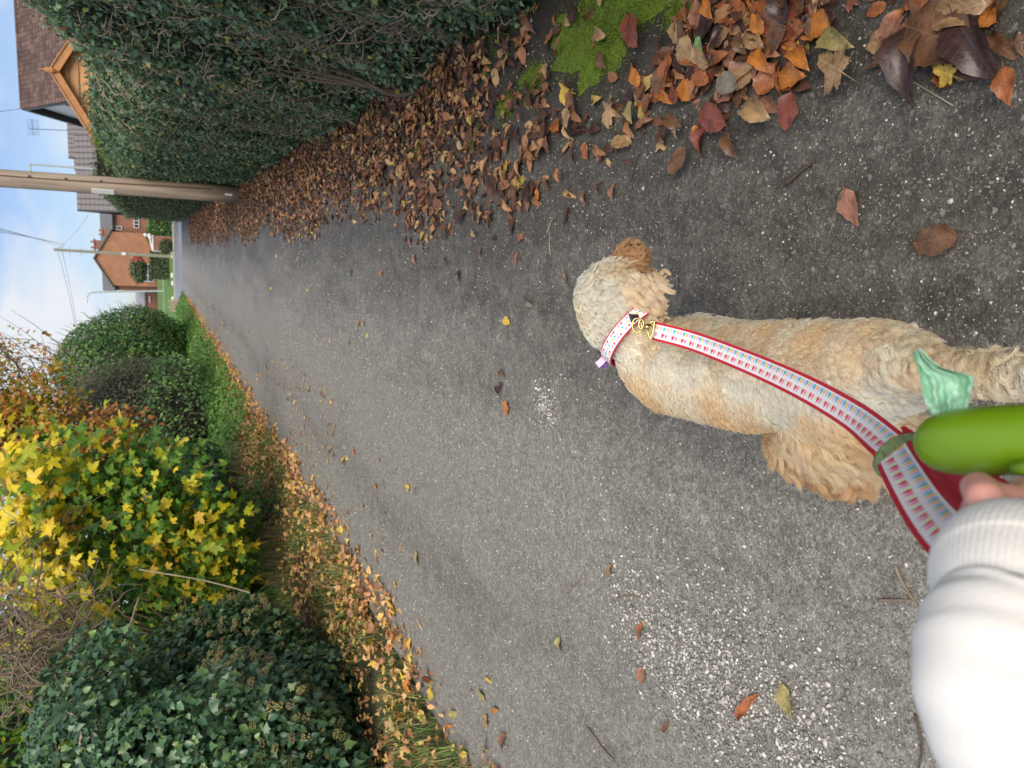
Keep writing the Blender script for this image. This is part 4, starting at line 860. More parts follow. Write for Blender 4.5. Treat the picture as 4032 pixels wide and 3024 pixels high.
# ================================================================== FALLEN LEAVES, GRIT, TWIGS
def litter_frames(n, tilt=.35):
    N = np.tile([0, 0, 1.0], (n, 1)); a = rng.random(n)*6.283; tip = np.c_[np.cos(a), np.sin(a), np.zeros(n)]
    N = N + rng.normal(0, tilt, (n, 3)); flip = rng.random(n) < .3; N[flip, 2] *= 1
    N /= np.linalg.norm(N, axis=1)[:, None]; X = tip-(tip*N).sum(1)[:, None]*N; X /= np.linalg.norm(X, axis=1)[:, None]; return np.stack([X, np.cross(N, X), N], 2)
# right-hand drift against the hedge
n = 26000; y = 1.0 + 34*rng.random(n)**1.7; x = 1.15 - 1.15*rng.random(n)**1.15
edge = .12+.10*np.sin(y*1.3)+.05*np.sin(y*4)-.2*np.clip((y-8)/20, 0, .8)+.22*np.clip((3.2-y)/2.4, 0, 1)
cl_ = lump(np.c_[x, y, x*0], 3.2, 8)
pr = np.clip((x-edge)/.28, 0, 1)*np.clip(.62+.55*cl_+.25*np.clip((y-4)/3, -1, 1), .06, 1)*np.where(y < 3.4, .30, 1.)
face_x = hedge_face(y, np.full(n, .05)); k = (rng.random(n) < pr) & ((x < face_x) | (y > 17))
P = np.c_[x, y, .012+.022*rng.random(n)*np.clip((x-edge)/.5, .1, 1)+.0*y][k]; mc_ = G(1310, 75); k = (((P[:, 0]-mc_[0])/.24)**2+((P[:, 1]-mc_[1])/.40)**2 > 1) | (rng.random(len(P)) < .15); P = P[k]; R_m = litter_frames(len(P), .25); sz = (.038+.052*rng.random(len(P))**1.3)
mes_f = {}
def fl_mesh(key, V, T, mat):
    if key not in mes_f: me = mesh_np('fallen_leaf', V, T); me.materials.append(mat); mes_f[key] = me
    return mes_f[key]
def ragged(wd, fold, bend, tw, seed, stalk=True, nx=13, tip=1.0):
    """leaf blade as a small grid: toothed rim, midrib fold, curl and buckles"""
    r = random.Random(seed); V = []; T = []; ny = 5; a1, a2, a3 = r.random()*6, r.random()*6, r.random()*6
    for i in range(nx):
        x = i/(nx-1); h = wd*(math.sin(math.pi*x**.8)**tip)*(1+.10*math.sin(5*x+a1)) + .001
        for j in range(ny):
            v = (j/(ny-1)*2-1); e = abs(v) > .99; hh = h*(1+(r.uniform(-.14, .10) if e else 0)); y = v*hh
            z = fold*abs(y)-bend*(x-.45)**2+tw*y*(x-.5)+.035*math.sin(7*x+a2+3*v)+.02*math.sin(13*x+a3)*abs(v); V.append((x+(r.uniform(-.02, .02) if e else 0), y, z))
    for i in range(nx-1):
        for j in range(ny-1): q = i*ny+j; T += [(q, q+ny, q+ny+1), (q, q+ny+1, q+1)]
    if stalk: k = len(V); V += [(0, .010, 0), (0, -.010, 0), (-.2, .03, .02)]; T.append((k, k+1, k+2))
    return np.array(V), np.array(T)
ALLT = [ragged(.26, .15, .25, .3, 61, nx=7, tip=.8), ragged(.22, .45, .5, .5, 62, nx=7, tip=.8), ragged(.33, .12, .2, -.4, 63, nx=7, tip=.7), ragged(.28, .3, .6, .4, 64, nx=7, tip=.75), ragged(.16, .6, .4, .5, 65, nx=7), MPC[0]]
def cmat(name, c, c2=None):
    m, t, p, o = newmat('leaf_'+name); P = nd(t, 'ShaderNodeTexCoord').outputs['Object']; q = nd(t, 'ShaderNodeSeparateXYZ', {0: P}); oi = nd(t, 'ShaderNodeObjectInfo').outputs['Random']
    off = nd(t, 'ShaderNodeVectorMath', {0: P, 1: nd(t, 'ShaderNodeCombineXYZ', {0: maths(t, 'MULTIPLY', oi, 37.0), 1: maths(t, 'MULTIPLY', oi, 91.0)}).outputs[0]}, operation='ADD').outputs[0]
    n1 = nd(t, 'ShaderNodeTexNoise', {'Vector': off, 'Scale': 3.2, 'Detail': 5.0, 'Roughness': .65}).outputs[0]; n2 = nd(t, 'ShaderNodeTexNoise', {'Vector': off, 'Scale': 13.0, 'Detail': 4.0, 'Roughness': .7}).outputs[0]
    ay = maths(t, 'ABSOLUTE', q.outputs[1]); v = maths(t, 'FRACT', maths(t, 'MULTIPLY', maths(t, 'SUBTRACT', q.outputs[0], maths(t, 'MULTIPLY', ay, .9)), 9.0))
    vein = maths(t, 'MAXIMUM', maths(t, 'LESS_THAN', v, .14), maths(t, 'LESS_THAN', ay, .012))
    a = ramp(t, n1, [(.25, tuple(x*.42 for x in c)), (.5, c), (.75, tuple(min(1, x*1.45) for x in c))]).outputs[0]
    a = mixc(t, maths(t, 'MULTIPLY', ramp(t, n2, [(.52, (0, 0, 0)), (.68, (1, 1, 1))]).outputs[0], .7), a, tuple(x*.25 for x in c))
    a = mixc(t, maths(t, 'MULTIPLY', vein, .35), a, tuple(min(1, x*1.6+.03) for x in c))
    t.links.new(a, p.inputs['Base Color']); p.inputs['Roughness'].default_value = .32; p.inputs['Specular IOR Level'].default_value = .55
    bump(t, p, maths(t, 'ADD', maths(t, 'MULTIPLY', vein, .6), n2), .6, .0015); return m
LC = {'copper': cmat('copper', (.36, .12, .04)), 'brown': cmat('brown', (.17, .085, .045)), 'dark': cmat('dark', (.06, .03, .026)), 'orange': cmat('orange', (.52, .19, .04)), 'tan': cmat('tan', (.38, .24, .12)),
      'red': cmat('red', (.22, .06, .035)), 'yellow': cmat('yellow', (.62, .42, .07)), 'green': cmat('green', (.22, .36, .14)), 'grey': cmat('grey', (.25, .22, .17)), 'pink': cmat('pink', (.33, .155, .10)), 'dgreen': cmat('dgreen', (.03, .09, .025)), 'khaki': cmat('khaki', (.34, .28, .11))}
SH = {'ov': ragged(.25, .15, .2, .3, 31, tip=.8), 'cu': ragged(.24, .75, .45, .9, 32, tip=.8), 'wd': ragged(.34, .12, .2, .25, 33, tip=.65), 'nr': ragged(.13, .6, .4, .5, 34, tip=.8), 'mp': maple(31, .25), 'mc': maple(32, .9), 'rd': ragged(.40, .25, .3, .2, 35, False, tip=.6)}
LM = [((1310, 80), 'on the moss cushion'), ((1240, 220), 'by the twisted yellow maple leaf'), ((1400, 200), 'by the glowing orange beech leaf'), ((1600, 185), 'by the ribbed grey leaf'), ((1680, 130), 'by the twisted amber leaf'), ((1560, 30), 'above the pale green torn leaf'), ((1740, 30), 'at the end of the near heap'), ((1490, 270), 'by the maroon leaf'), ((1090, 90), 'at the hedge end'),
      ((1160, 330), 'right of the rotten board'), ((1090, 400), 'on the rotten board'), ((1050, 440), 'at the tip of the drift tongue'), ((1000, 330), 'left of the rotten board'), ((1110, 180), 'by the small round pink leaf'), ((920, 260), 'under the root stock'), ((900, 420), 'in the loose drift by the pink brown leaf'), ((800, 330), 'in the drift below the hedge face'), ((700, 430), 'on the drift edge half way to the pole'), ((620, 420), 'in the drift near the pole'),
      ((560, 480), 'in the drift before the pole'), ((1010, 1640), 'in the lowest part of the left drift'), ((950, 1600), 'at the near left road edge'), ((920, 1560), 'beside the yellow curved leaf'), ((890, 1520), 'before the yellow curved leaf'), ((860, 1480), 'by the lemon yellow leaf'), ((780, 1330), 'on the left verge by the tall grass'), ((700, 1180), 'on the left verge below the maple'), ((620, 1050), 'on the left verge by the straw grass'), ((700, 850), 'out on the lane by the yellow and copper pair'), ((600, 900), 'out on the lane left of centre'), ((780, 700), 'out on the lane by the orange pair'), ((2090, 60), 'among the dark corner leaves')]
LMP = [(G(*a), b) for a, b in LM]
SHW = {'ov': 'oval', 'cu': 'curled', 'wd': 'broad', 'nr': 'narrow', 'mp': 'lobed', 'mc': 'crumpled lobed', 'rd': 'rounded'}
USED = set()
def drop(P, Rm, sz, temps, mat, n_ind, cols, group, many, many_label, shapes=('ov', 'cu', 'wd', 'nr', 'mc', 'rd', 'ov', 'wd')):
    ok, d = inframe(P); s = np.where(ok, sz/np.maximum(d, .1), 0); order = np.argsort(-s); ind, rest = order[:n_ind], order[n_ind:]
    for i in ind:
        pl_ = min(LMP, key=lambda q: np.linalg.norm((q[0]-P[i])[:2]*[1, .6]))[1]; size_ = 'small' if sz[i] < .05 else 'large' if sz[i] > .08 else 'middling'
        for _k in range(60):
            sh, co = shapes[int(rng.integers(len(shapes)))], cols[int(rng.integers(len(cols)))]; lb = size_+' '+SHW[sh]+' '+dict(dark='near black', pink='pinkish', tan='fawn', grey='grey brown', khaki='olive yellow').get(co, co)+' leaf '+pl_
            if lb not in USED: break
        USED.add(lb); me = fl_mesh((sh, co), *SH[sh], LC[co]); o = bpy.data.objects.new('fallen_leaf', me); COL.objects.link(o)
        A = np.eye(4); A[:3, :3] = Rm[i]*sz[i]*(1.15 if sh in ('nr', 'ov', 'cu') else .9); A[:3, 3] = P[i]; o.matrix_world = Matrix(A.tolist())
        props(o, lb, 'leaf', group(P[i]))
    if len(rest): o = obj(many, scatter_mesh(many, temps, P[rest], Rm[rest], sz[rest]), mat); props(o, many_label, 'leaves', None, 'stuff')
def labR(p):
    if p[1] < 3: return 'small brown leaf among the near drift between the moss and the dog'
    if p[1] < 4.6: return 'copper brown leaf lying in the loose drift before the hedge foot'
    return 'coppery leaf lying in the dense drift along the ivy hedge'
def grp(s_): return lambda p: s_(p)
drop(P, R_m, sz, ALLT, m_litter, 60, ['copper', 'brown', 'brown', 'dark', 'red', 'pink', 'tan', 'orange', 'copper'], lambda p: 'leaves of the right drift: '+('near the moss' if p[1] < 3 else 'before the hedge foot' if p[1] < 4.6 else 'along the hedge'), 'leaf_litter', 'copper and brown leaf litter banked along the right hedge')
# left-hand drift
n = 36000; y = 2.0 + 36*rng.random(n)**1.7; x = -2.35 - 1.75*rng.random(n)**1.05; cl_ = lump(np.c_[x, y, x*0], 2.3, 14)
pr = np.clip((-2.36-x+.06*np.sin(y*3)+.05*np.sin(y*7))/.14, 0, 1)*np.clip(1.35-((-x-2.45)/1.15), .0, 1)*np.clip(.55+.7*cl_, .10, 1)*np.clip((y-2.2)/3.5, .25, 1)*np.clip((y-2.2)/2, .25, 1)
k = rng.random(n) < pr; P = np.c_[x, y, gz(x, y)+.02+.11*rng.random(n)*np.clip((-2.45-x)/.6, .1, 1)][k]; R_m = litter_frames(len(P), .5); sz = .036+.055*rng.random(len(P))
drop(P, R_m, sz, [ALLT[0], ALLT[2], ALLT[1], ALLT[3], MPC[0], MPS[0]], m_litterL, 42, ['copper', 'orange', 'tan', 'yellow', 'khaki', 'orange', 'tan'], lambda p: 'leaves of the left drift', 'leaf_litter', 'golden and orange leaf litter along the left verge')
# scattered over the lane
n = 1500; y = 3.0+30*rng.random(n)**1.4; x = -2.4+2.5*rng.random(n)**1.8; xr_ = rng.random(n) < .12; x = np.where(xr_, -.1+.5*rng.random(n), x)
pr = np.where(x < -1.3, .9, .10)*np.clip(.6+.5*lump(np.c_[x, y, x*0], 1.8, 3), .1, 1)*np.clip((y-3)/6, .12, 1)
k = rng.random(n) < pr; P = np.c_[x, y, np.full(n, .014)][k]; sz = .035+.045*rng.random(len(P))
drop(P, litter_frames(len(P), .15), sz, [ALLT[0], ALLT[2], ALLT[3], MPS[0]], m_litterL, 22, ['copper', 'orange', 'tan', 'yellow', 'khaki', 'orange', 'tan'], lambda p: 'leaves strewn over the lane', 'strewn_leaves', 'small orange leaves strewn over the far part of the lane')
# --- the leaves one can point at, placed one by one: x, y, length m, direction (deg, in the picture), shape, colour, label
HAND = [
 (1848, 447, .085, 80, 'ov', 'pink', 'long pinkish brown leaf lying flat on bare asphalt right of the dog tail'),
 (2035, 519, .09, 170, 'wd', 'brown', 'broad flat brown leaf on the asphalt nearest the lower picture edge'),
 (1733, 243, .085, 100, 'wd', 'red', 'deep red crinkled leaf touching the rolled tan leaf'),
 (1830, 150, .15, 205, 'mp', 'tan', 'large shrivelled tan maple leaf with a long stalk'),
 (1835, 90, .10, 30, 'cu', 'khaki', 'rolled olive lobe of the shrivelled maple leaf'),
 (1995, 140, .15, 90, 'cu', 'dark', 'very dark purple brown folded leaf by the picture corner'),
 (2060, 90, .16, 200, 'wd', 'brown', 'large torn brown leaf under the pale stalks in the corner'),
 (2100, 40, .12, 160, 'cu', 'tan', 'tan curled leaf on top of the torn brown leaf in the corner'),
 (2140, 110, .15, 60, 'cu', 'dark', 'dark wet leaf with a strong midrib in the corner'),
 (2070, 165, .07, 200, 'mp', 'yellow', 'small mottled yellow maple leaf beside the dark wet leaf'),
 (2205, 190, .07, 80, 'ov', 'copper', 'copper leaf cut by the lower picture edge'),
 (1935, 65, .07, 120, 'rd', 'pink', 'round rosy crumpled leaf with a white grain on it'),
 (1705, 178, .055, 30, 'rd', 'orange', 'small bright orange curled leaf near the rolled tan leaf'),
 (1665, 240, .12, 215, 'cu', 'tan', 'long rolled tan leaf pointing at the deep red leaf'),
 (1570, 260, .11, 210, 'wd', 'red', 'big flat maroon leaf in the middle of the near drift'),
 (1510, 285, .035, 100, 'rd', 'orange', 'tiny orange leaf tucked against the maroon leaf'),
 (1480, 265, .08, 220, 'cu', 'brown', 'crumpled dark copper leaf left of the maroon leaf'),
 (1608, 315, .085, 70, 'cu', 'brown', 'pointed brown leaf hanging out from the drift onto the lane'),
 (1490, 355, .085, 290, 'wd', 'brown', 'square ended brown leaf lying on bare asphalt'),
 (1273, 325, .06, 85, 'rd', 'copper', 'rounded copper leaf lying alone below the yellow maple pair'),
 (1398, 172, .075, 250, 'ov', 'orange', 'glowing orange beech leaf on dark leaves'),
 (1385, 245, .075, 80, 'ov', 'khaki', 'half green yellow leaf at the drift edge'),
 (1335, 250, .10, 100, 'mc', 'tan', 'shrivelled pale yellow maple leaf standing on edge'),
 (1237, 205, .10, 95, 'mc', 'yellow', 'twisted bright yellow maple leaf on the moss edge'),
 (1247, 255, .075, 90, 'wd', 'tan', 'tan lobed leaf right under the twisted yellow one'),
 (1482, 210, .065, 250, 'ov', 'red', 'glossy dark red leaf near the ribbed grey leaf'),
 (1600, 185, .085, 200, 'wd', 'grey', 'ribbed grey leaf showing its veins'),
 (1540, 175, .07, 200, 'ov', 'copper', 'copper brown leaf next to the ribbed grey leaf'),
 (1537, 105, .06, 75, 'ov', 'green', 'pale green torn leaf among brown ones'),
 (1555, 22, .075, 70, 'ov', 'orange', 'bright orange leaf at the top edge of the near drift'),
 (1665, 60, .07, 240, 'ov', 'orange', 'smooth orange leaf above the twisted amber leaf'),
 (1675, 135, .085, 60, 'cu', 'orange', 'twisted amber leaf on dark ones'),
 (1630, 100, .07, 250, 'cu', 'brown', 'narrow brown leaf in the heap beside the smooth orange leaf'),
 (1390, 70, .12, 75, 'wd', 'red', 'large red brown leaf at the border of the moss'),
 (1318, 80, .08, 190, 'cu', 'tan', 'folded fawn leaf lying on the moss cushion'),
 (1322, 135, .07, 70, 'ov', 'brown', 'upright ribbed brown leaf on the lower moss edge'),
 (1200, 155, .055, 90, 'ov', 'tan', 'ragged fawn leaf left of the twisted yellow maple leaf'),
 (1168, 50, .10, 80, 'cu', 'brown', 'long folded brown leaf just before the moss'),
 (1262, 35, .08, 80, 'ov', 'dark', 'dark mauve leaf lying at the top of the moss'),
 (1072, 60, .09, 200, 'wd', 'orange', 'ochre notched leaf at the hedge end'),
 (1100, 75, .08, 95, 'nr', 'tan', 'narrow ochre leaf right of the notched one'),
 (1112, 140, .075, 95, 'ov', 'tan', 'pale fawn oval leaf before the moss'),
 (1110, 183, .035, 90, 'rd', 'pink', 'small round pink leaf under the fawn oval one'),
 (1060, 180, .05, 100, 'rd', 'tan', 'small cream leaf at the hedge foot'),
 (1225, 380, .055, 80, 'ov', 'orange', 'small orange leaf on clear asphalt under the drift'),
 (1168, 420, .04, 90, 'rd', 'orange', 'tiny round orange leaf at the end of the drift tongue'),
 (1272, 428, .06, 85, 'cu', 'brown', 'crumpled dark brown leaf below the rounded copper leaf'),
 (1330, 415, .06, 85, 'ov', 'pink', 'single mauve leaf lying apart on the asphalt'),
 (1230, 600, .06, 85, 'nr', 'brown', 'narrow curled brown leaf just ahead of the dog'),
 (1122, 560, .055, 100, 'nr', 'copper', 'thin copper leaf left of the narrow curled one'),
 (1043, 545, .05, 90, 'ov', 'brown', 'little brown leaf in the middle of the lane'),
 (998, 595, .06, 85, 'cu', 'dark', 'dark crumpled leaf ahead of the dog'),
 (967, 565, .06, 80, 'nr', 'brown', 'thin upright brown leaf ahead and left'),
 (900, 560, .07, 85, 'ov', 'pink', 'pale pink brown leaf alone near the drift'),
 (828, 590, .055, 90, 'ov', 'orange', 'pale orange leaf lying alone mid lane'),
 (1150, 655, .06, 40, 'cu', 'grey', 'greyish crumpled leaf before the dog nose'),
 (1100, 693, .055, 45, 'wd', 'yellow', 'pale yellow angular leaf left of the dog head'),
 (762, 590, .07, 90, 'mc', 'dgreen', 'small fresh green ivy sprig dropped on the lane'),
 (778, 700, .06, 95, 'ov', 'orange', 'left leaf of an orange pair on the lane'),
 (789, 698, .06, 80, 'ov', 'tan', 'right leaf of an orange pair on the lane'),
 (757, 740, .065, 85, 'ov', 'tan', 'fawn leaf just below the orange pair'),
 (670, 840, .08, 95, 'ov', 'yellow', 'bright yellow leaf beside a brown one on the lane'),
 (697, 850, .065, 85, 'ov', 'copper', 'copper leaf right of the bright yellow one'),
 (588, 625, .09, 85, 'mp', 'yellow', 'yellow maple leaf lying far up the lane'),
 (1100, 880, .065, 90, 'wd', 'orange', 'orange leaf under the dark crumpled twigs left of the dog'),
 (1085, 840, .07, 100, 'cu', 'dark', 'dark purple crumpled leaf by the grit patch'),
 (1090, 805, .05, 60, 'cu', 'brown', 'small dark twisted leaf above the purple one'),
 (1322, 1231, .05, 100, 'wd', 'tan', 'fawn leaf at the corner of the grit patch'),
 (1217, 1390, .06, 85, 'cu', 'khaki', 'rolled olive brown leaf standing like a cone'),
 (1390, 1360, .06, 285, 'ov', 'copper', 'orange brown leaf with two holes on the grit'),
 (1394, 1456, .05, 90, 'rd', 'pink', 'rounded reddish leaf lying on the grit patch'),
 (1620, 1528, .115, 305, 'nr', 'copper', 'long narrow brown leaf folded along its pale midrib'),
 (1708, 1510, .085, 80, 'ov', 'khaki', 'yellow green wavy leaf with strong ribs on the grit'),
 (1445, 1570, .06, 300, 'nr', 'brown', 'narrow dull brown leaf on asphalt beyond the grit'),
 (905, 1205, .09, 85, 'ov', 'khaki', 'pale green and yellow leaf lying across the lane'),
 (890, 1390, .085, 85, 'ov', 'yellow', 'amber leaf with a smaller fawn one beside it'),
 (1055, 1555, .07, 100, 'wd', 'tan', 'squarish fawn leaf near the left road edge'),
 (1075, 1530, .06, 30, 'cu', 'orange', 'folded orange leaf above the squarish fawn one'),
 (1095, 1600, .09, 90, 'cu', 'brown', 'large rolled brown leaf near the left road edge'),
 (845, 1470, .08, 80, 'mc', 'yellow', 'lemon yellow leaf at the grass edge'),
 (905, 1530, .09, 85, 'ov', 'yellow', 'yellow curved leaf at the left road edge'),
 (700, 300, .07, 20, 'mp', 'yellow', 'bright yellow maple leaf high in the copper drift'),
 (815, 1050, .06, 60, 'ov', 'orange', 'small orange leaf alone left of the lane centre'),
 (902, 1060, .05, 85, 'nr', 'brown', 'small narrow brown leaf in line with the green one'),
]
for (px, py, ln_, dg, sh, co, lb_) in HAND:
    p = G(px, py); q = G(px+8*math.cos(math.radians(dg)), py+8*math.sin(math.radians(dg))); tdir = q-p; tdir[2] = 0; tdir /= np.linalg.norm(tdir); p[2] = .012 + (.03 if p[0] > .3 and sh != 'rd' else 0.0)
    Nn = np.array([0, 0, 1.])+rng.normal(0, .10, 3); Nn /= np.linalg.norm(Nn); X = tdir-(tdir@Nn)*Nn; X /= np.linalg.norm(X); Rm = np.stack([X, np.cross(Nn, X), Nn], 1)
    V, T = SH[sh]; me = fl_mesh((sh, co), V, T, LC[co]); o = bpy.data.objects.new('fallen_leaf', me); COL.objects.link(o)
    A = np.eye(4); A[:3, :3] = Rm*ln_*1.1; A[:3, 3] = p - X*ln_*.5 + [0, 0, .10*ln_]; o.matrix_world = Matrix(A.tolist()); props(o, lb_, 'leaf', 'fallen leaves on the lane')
# heap of wet leaves in the near drift
n = 420; t_ = rng.random(n); cx_ = G(1200+560*0, 0)
P = []
for (px, py, sx_, sy_, c_) in ((1700, 60, 50, 60, 46), (1610, 90, 60, 60, 50), (1480, 130, 70, 60, 44), (1420, 200, 60, 50, 24), (1380, 40, 40, 40, 16), (1700, 15, 60, 30, 26), (1230, 230, 60, 40, 16), (1150, 120, 60, 60, 22), (1530, 30, 60, 30, 24), (1160, 310, 50, 40, 26), (1090, 350, 50, 50, 36), (1000, 380, 60, 60, 50), (1060, 440, 40, 30, 14), (2090, 60, 40, 40, 8), (1120, 420, 30, 30, 10)):
    for _ in range(c_): p = G(px+rng.normal()*sx_, py+rng.normal()*sy_); P.append([p[0], p[1], .012+.03*rng.random()])
P = np.array(P); P = P[P[:, 0] > .12+.2*np.clip((3.2-P[:, 1])/2.4, 0, 1)]; P = P[rng.random(len(P)) < .75]; k = (((P[:, 0]-mc_[0])/.24)**2+((P[:, 1]-mc_[1])/.40)**2 > 1) | (rng.random(len(P)) < .12); P = P[k]; sz = .058+.055*rng.random(len(P))
drop(P, litter_frames(len(P), .2), sz, ALLT, m_litter, 95, ['copper', 'brown', 'brown', 'dark', 'dark', 'brown', 'red', 'pink', 'tan', 'orange', 'copper', 'brown'], lambda p: 'wet leaves of the near heap' if p[1] < 2.9 else 'leaves of the drift tongue', 'leaf_litter', 'wet brown leaves')

# --- stones and grit
stV = bmev; stT = bmt
def rock(seed):
    r = np.random.default_rng(seed); k = r.uniform(.7, 1.25, len(bmev)); return bmev*k[:, None]*np.array([1, .8, .55]), bmt
ROCK = [rock(1), rock(2), rock(3)]
m_stone = leafmat('grit_stone', [(0, (.15, .145, .13)), (.45, (.30, .29, .265)), (.8, (.50, .48, .44)), (1, (.76, .74, .68))], .6, 0)
def onlane(n, fn): 
    y = .7+9*rng.random(n)**1.9; x = -2.6+3.5*rng.random(n); k = rng.random(n) < fn(x, y); return x[k], y[k]
Gp = G(1600, 1500); Gq = G(1400, 1350); Gr = G(1180, 880)
def dn(x, y):
    d = .17+.0*x
    for c, sx_, sy_, a_ in ((Gp, .16, .12, 1.0), (Gq, .14, .16, .8), (Gr, .10, .09, .8), (G(1750, 1590), .12, .1, .8), (G(1500, 1440), .14, .12, .9)): d = d + a_*np.exp(-((x-c[0])/sx_)**2-((y-c[1])/sy_)**2)
    d = d + .38*np.exp(-((x+1.0)/.3)**2)*np.clip(.5+.8*lump(np.c_[x, y, x*0], 4, 5), 0, 1) + .3*np.exp(-((x+2.1)/.28)**2)*np.clip(.5+.8*lump(np.c_[x, y, x*0], 4, 6), 0, 1)
    return np.clip(d, 0, 1)
x, y = onlane(150000, dn); P = np.c_[x, y, np.full(len(x), .0055)]; sz = (.0013+.0030*rng.random(len(P))**2.2)*(1+.10*y)
o = obj('loose_grit', scatter_mesh('loose_grit', [(bmev*[1, .8, .6], bmt)] if False else [ROCK[0], ROCK[1]], P, litter_frames(len(P), .6), sz), m_stone); props(o, 'fine pale grit strewn over the asphalt', 'gravel', None, 'stuff')
n = 6500; cs = [(Gp, .15, .11), (Gq, .10, .13), (G(1750, 1590), .1, .08), (G(1500, 1440), .12, .1), (Gr, .05, .05)]; P = []
for i in range(n):
    c, a_, b_ = cs[int(rng.choice(5, p=[.3, .22, .15, .25, .08]))]; P.append([c[0]+rng.normal()*a_, c[1]+rng.normal()*b_, .007])
P = np.array(P); sz = .0022+.0068*rng.random(n)**2.6; P[:, 2] = .005+sz*.4
o = obj('gravel', scatter_mesh('gravel', ROCK, P, litter_frames(n, .6), sz), m_stone); props(o, 'drifts of loose pale gravel left of the dog', 'gravel', None, 'stuff')
m_pebble = plain('pale_pebble', (.52, .50, .47), .6, .2, 60)
for (px, py, r_, lb_) in ((1785, 1603, .013, 'largest pale pebble in the gravel nearest the sleeve'), (1960, 1220, .008, 'pale pebble just beside the white cuff'), (1820, 475, 0, ''), (1975, 710, .022, 'flat grey stone set in the asphalt beside the dog rump'), (1257, 645, .014, 'flat grey stone ahead of the dog head'), (1283, 600, .0, ''), (2110, 720, .006, 'small angular stone near the dog tail'), (1392, 407, .008, 'round white pebble below the near drift'), (1327, 128, .008, 'round white pebble on the moss border'), (1300, 1070, .007, 'white pebble below the fluffy hind leg'), (2056, 435, .009, 'small white stone above the broad flat brown leaf'), (1435, 590, .009, 'smooth grey pebble beside the dog muzzle'), (1062, 20, .016, 'rounded grey stone at the hedge end'), (1150, 45, .014, 'grey stone under the hedge end leaves')):
    if r_ == 0: continue
    p = G(px, py); V, T = ROCK[int(px) % 3]; a_ = px; Rz_ = np.array([[math.cos(a_), -math.sin(a_), 0], [math.sin(a_), math.cos(a_), 0], [0, 0, 1]])
    o = obj('pebble', mesh_np('pebble', (V@Rz_.T)*r_*[1, 1, .7], T), m_pebble); o.location = (p[0], p[1], .004+r_*.15); props(o, lb_, 'stone', 'pebbles on the lane')
for (x0_, y0_, x1_, y1_, r_, mm, lb_) in ((1705, 398, 1768, 348, .006, m_bark, 'thick dark stick on bare asphalt right of the dog'), (1368, 388, 1385, 333, .003, m_bark, 'short dark twig below the drift'), (1193, 552, 1192, 500, .0022, m_palestem, 'straight pale twig ahead of the dog'), (1185, 505, 1205, 460, .0022, m_palestem, 'slanting pale twig meeting the straight one'), (1940, 1220, 1990, 1310, .004, m_twig, 'reddish twig next to the white cuff'), (1900, 1295, 1975, 1295, .003, m_twig, 'reddish twig lying level against the cuff twig'), (1983, 1540, 1990, 1659, .003, m_bark, 'dark twig by the sleeve at the picture edge'), (2150, 120, 2035, 200, .003, m_bark, 'thin dark stalk crossing the corner leaves'), (1890, 125, 2065, 230, .0022, m_palestem, 'long stalk of the shrivelled maple leaf'), (1850, 60, 1990, 95, 0, m_palestem, ''), (1340, 1290, 1395, 1290, .003, m_twig, 'small rough twig beside the fawn leaf'), (1230, 1280, 1262, 1250, .0035, m_twig, 'broken grey brown twig on the grit strip'), (1275, 1570, 1330, 1640, .004, m_twig, 'rough bark sliver at the left picture edge'), (1465, 590, 1466, 640, .002, m_twig, 'fine twig beside the dog ear')):
    if r_ == 0: continue
    a, b = G(x0_, y0_), G(x1_, y1_); a[2] = b[2] = .006+r_; m = MB(); mid = (a+b)/2+rng.normal(0, .05, 3)*np.linalg.norm(b-a)*[1, 1, 0]; m.tube(crom([a, mid, b], 9), np.linspace(r_, r_*.6, 9)*(1+.2*rng.random(9)), 6)
    o = m.build('fallen_twig', mm, None, True); props(o, lb_, 'twig', 'twigs on the lane')
# weathered board half buried in the drift tongue
a, b = G(1075, 385), G(1120, 440); m = MB(); c_ = (a+b)/2; m.box((c_[0], c_[1], .012), (.10, .20, .012), [[.98, -.2, 0], [.2, .98, 0], [0, 0, 1]]); o = m.build('weathered_board', m_bark); props(o, 'dark piece of rotten board under the drift tongue leaves', 'board')

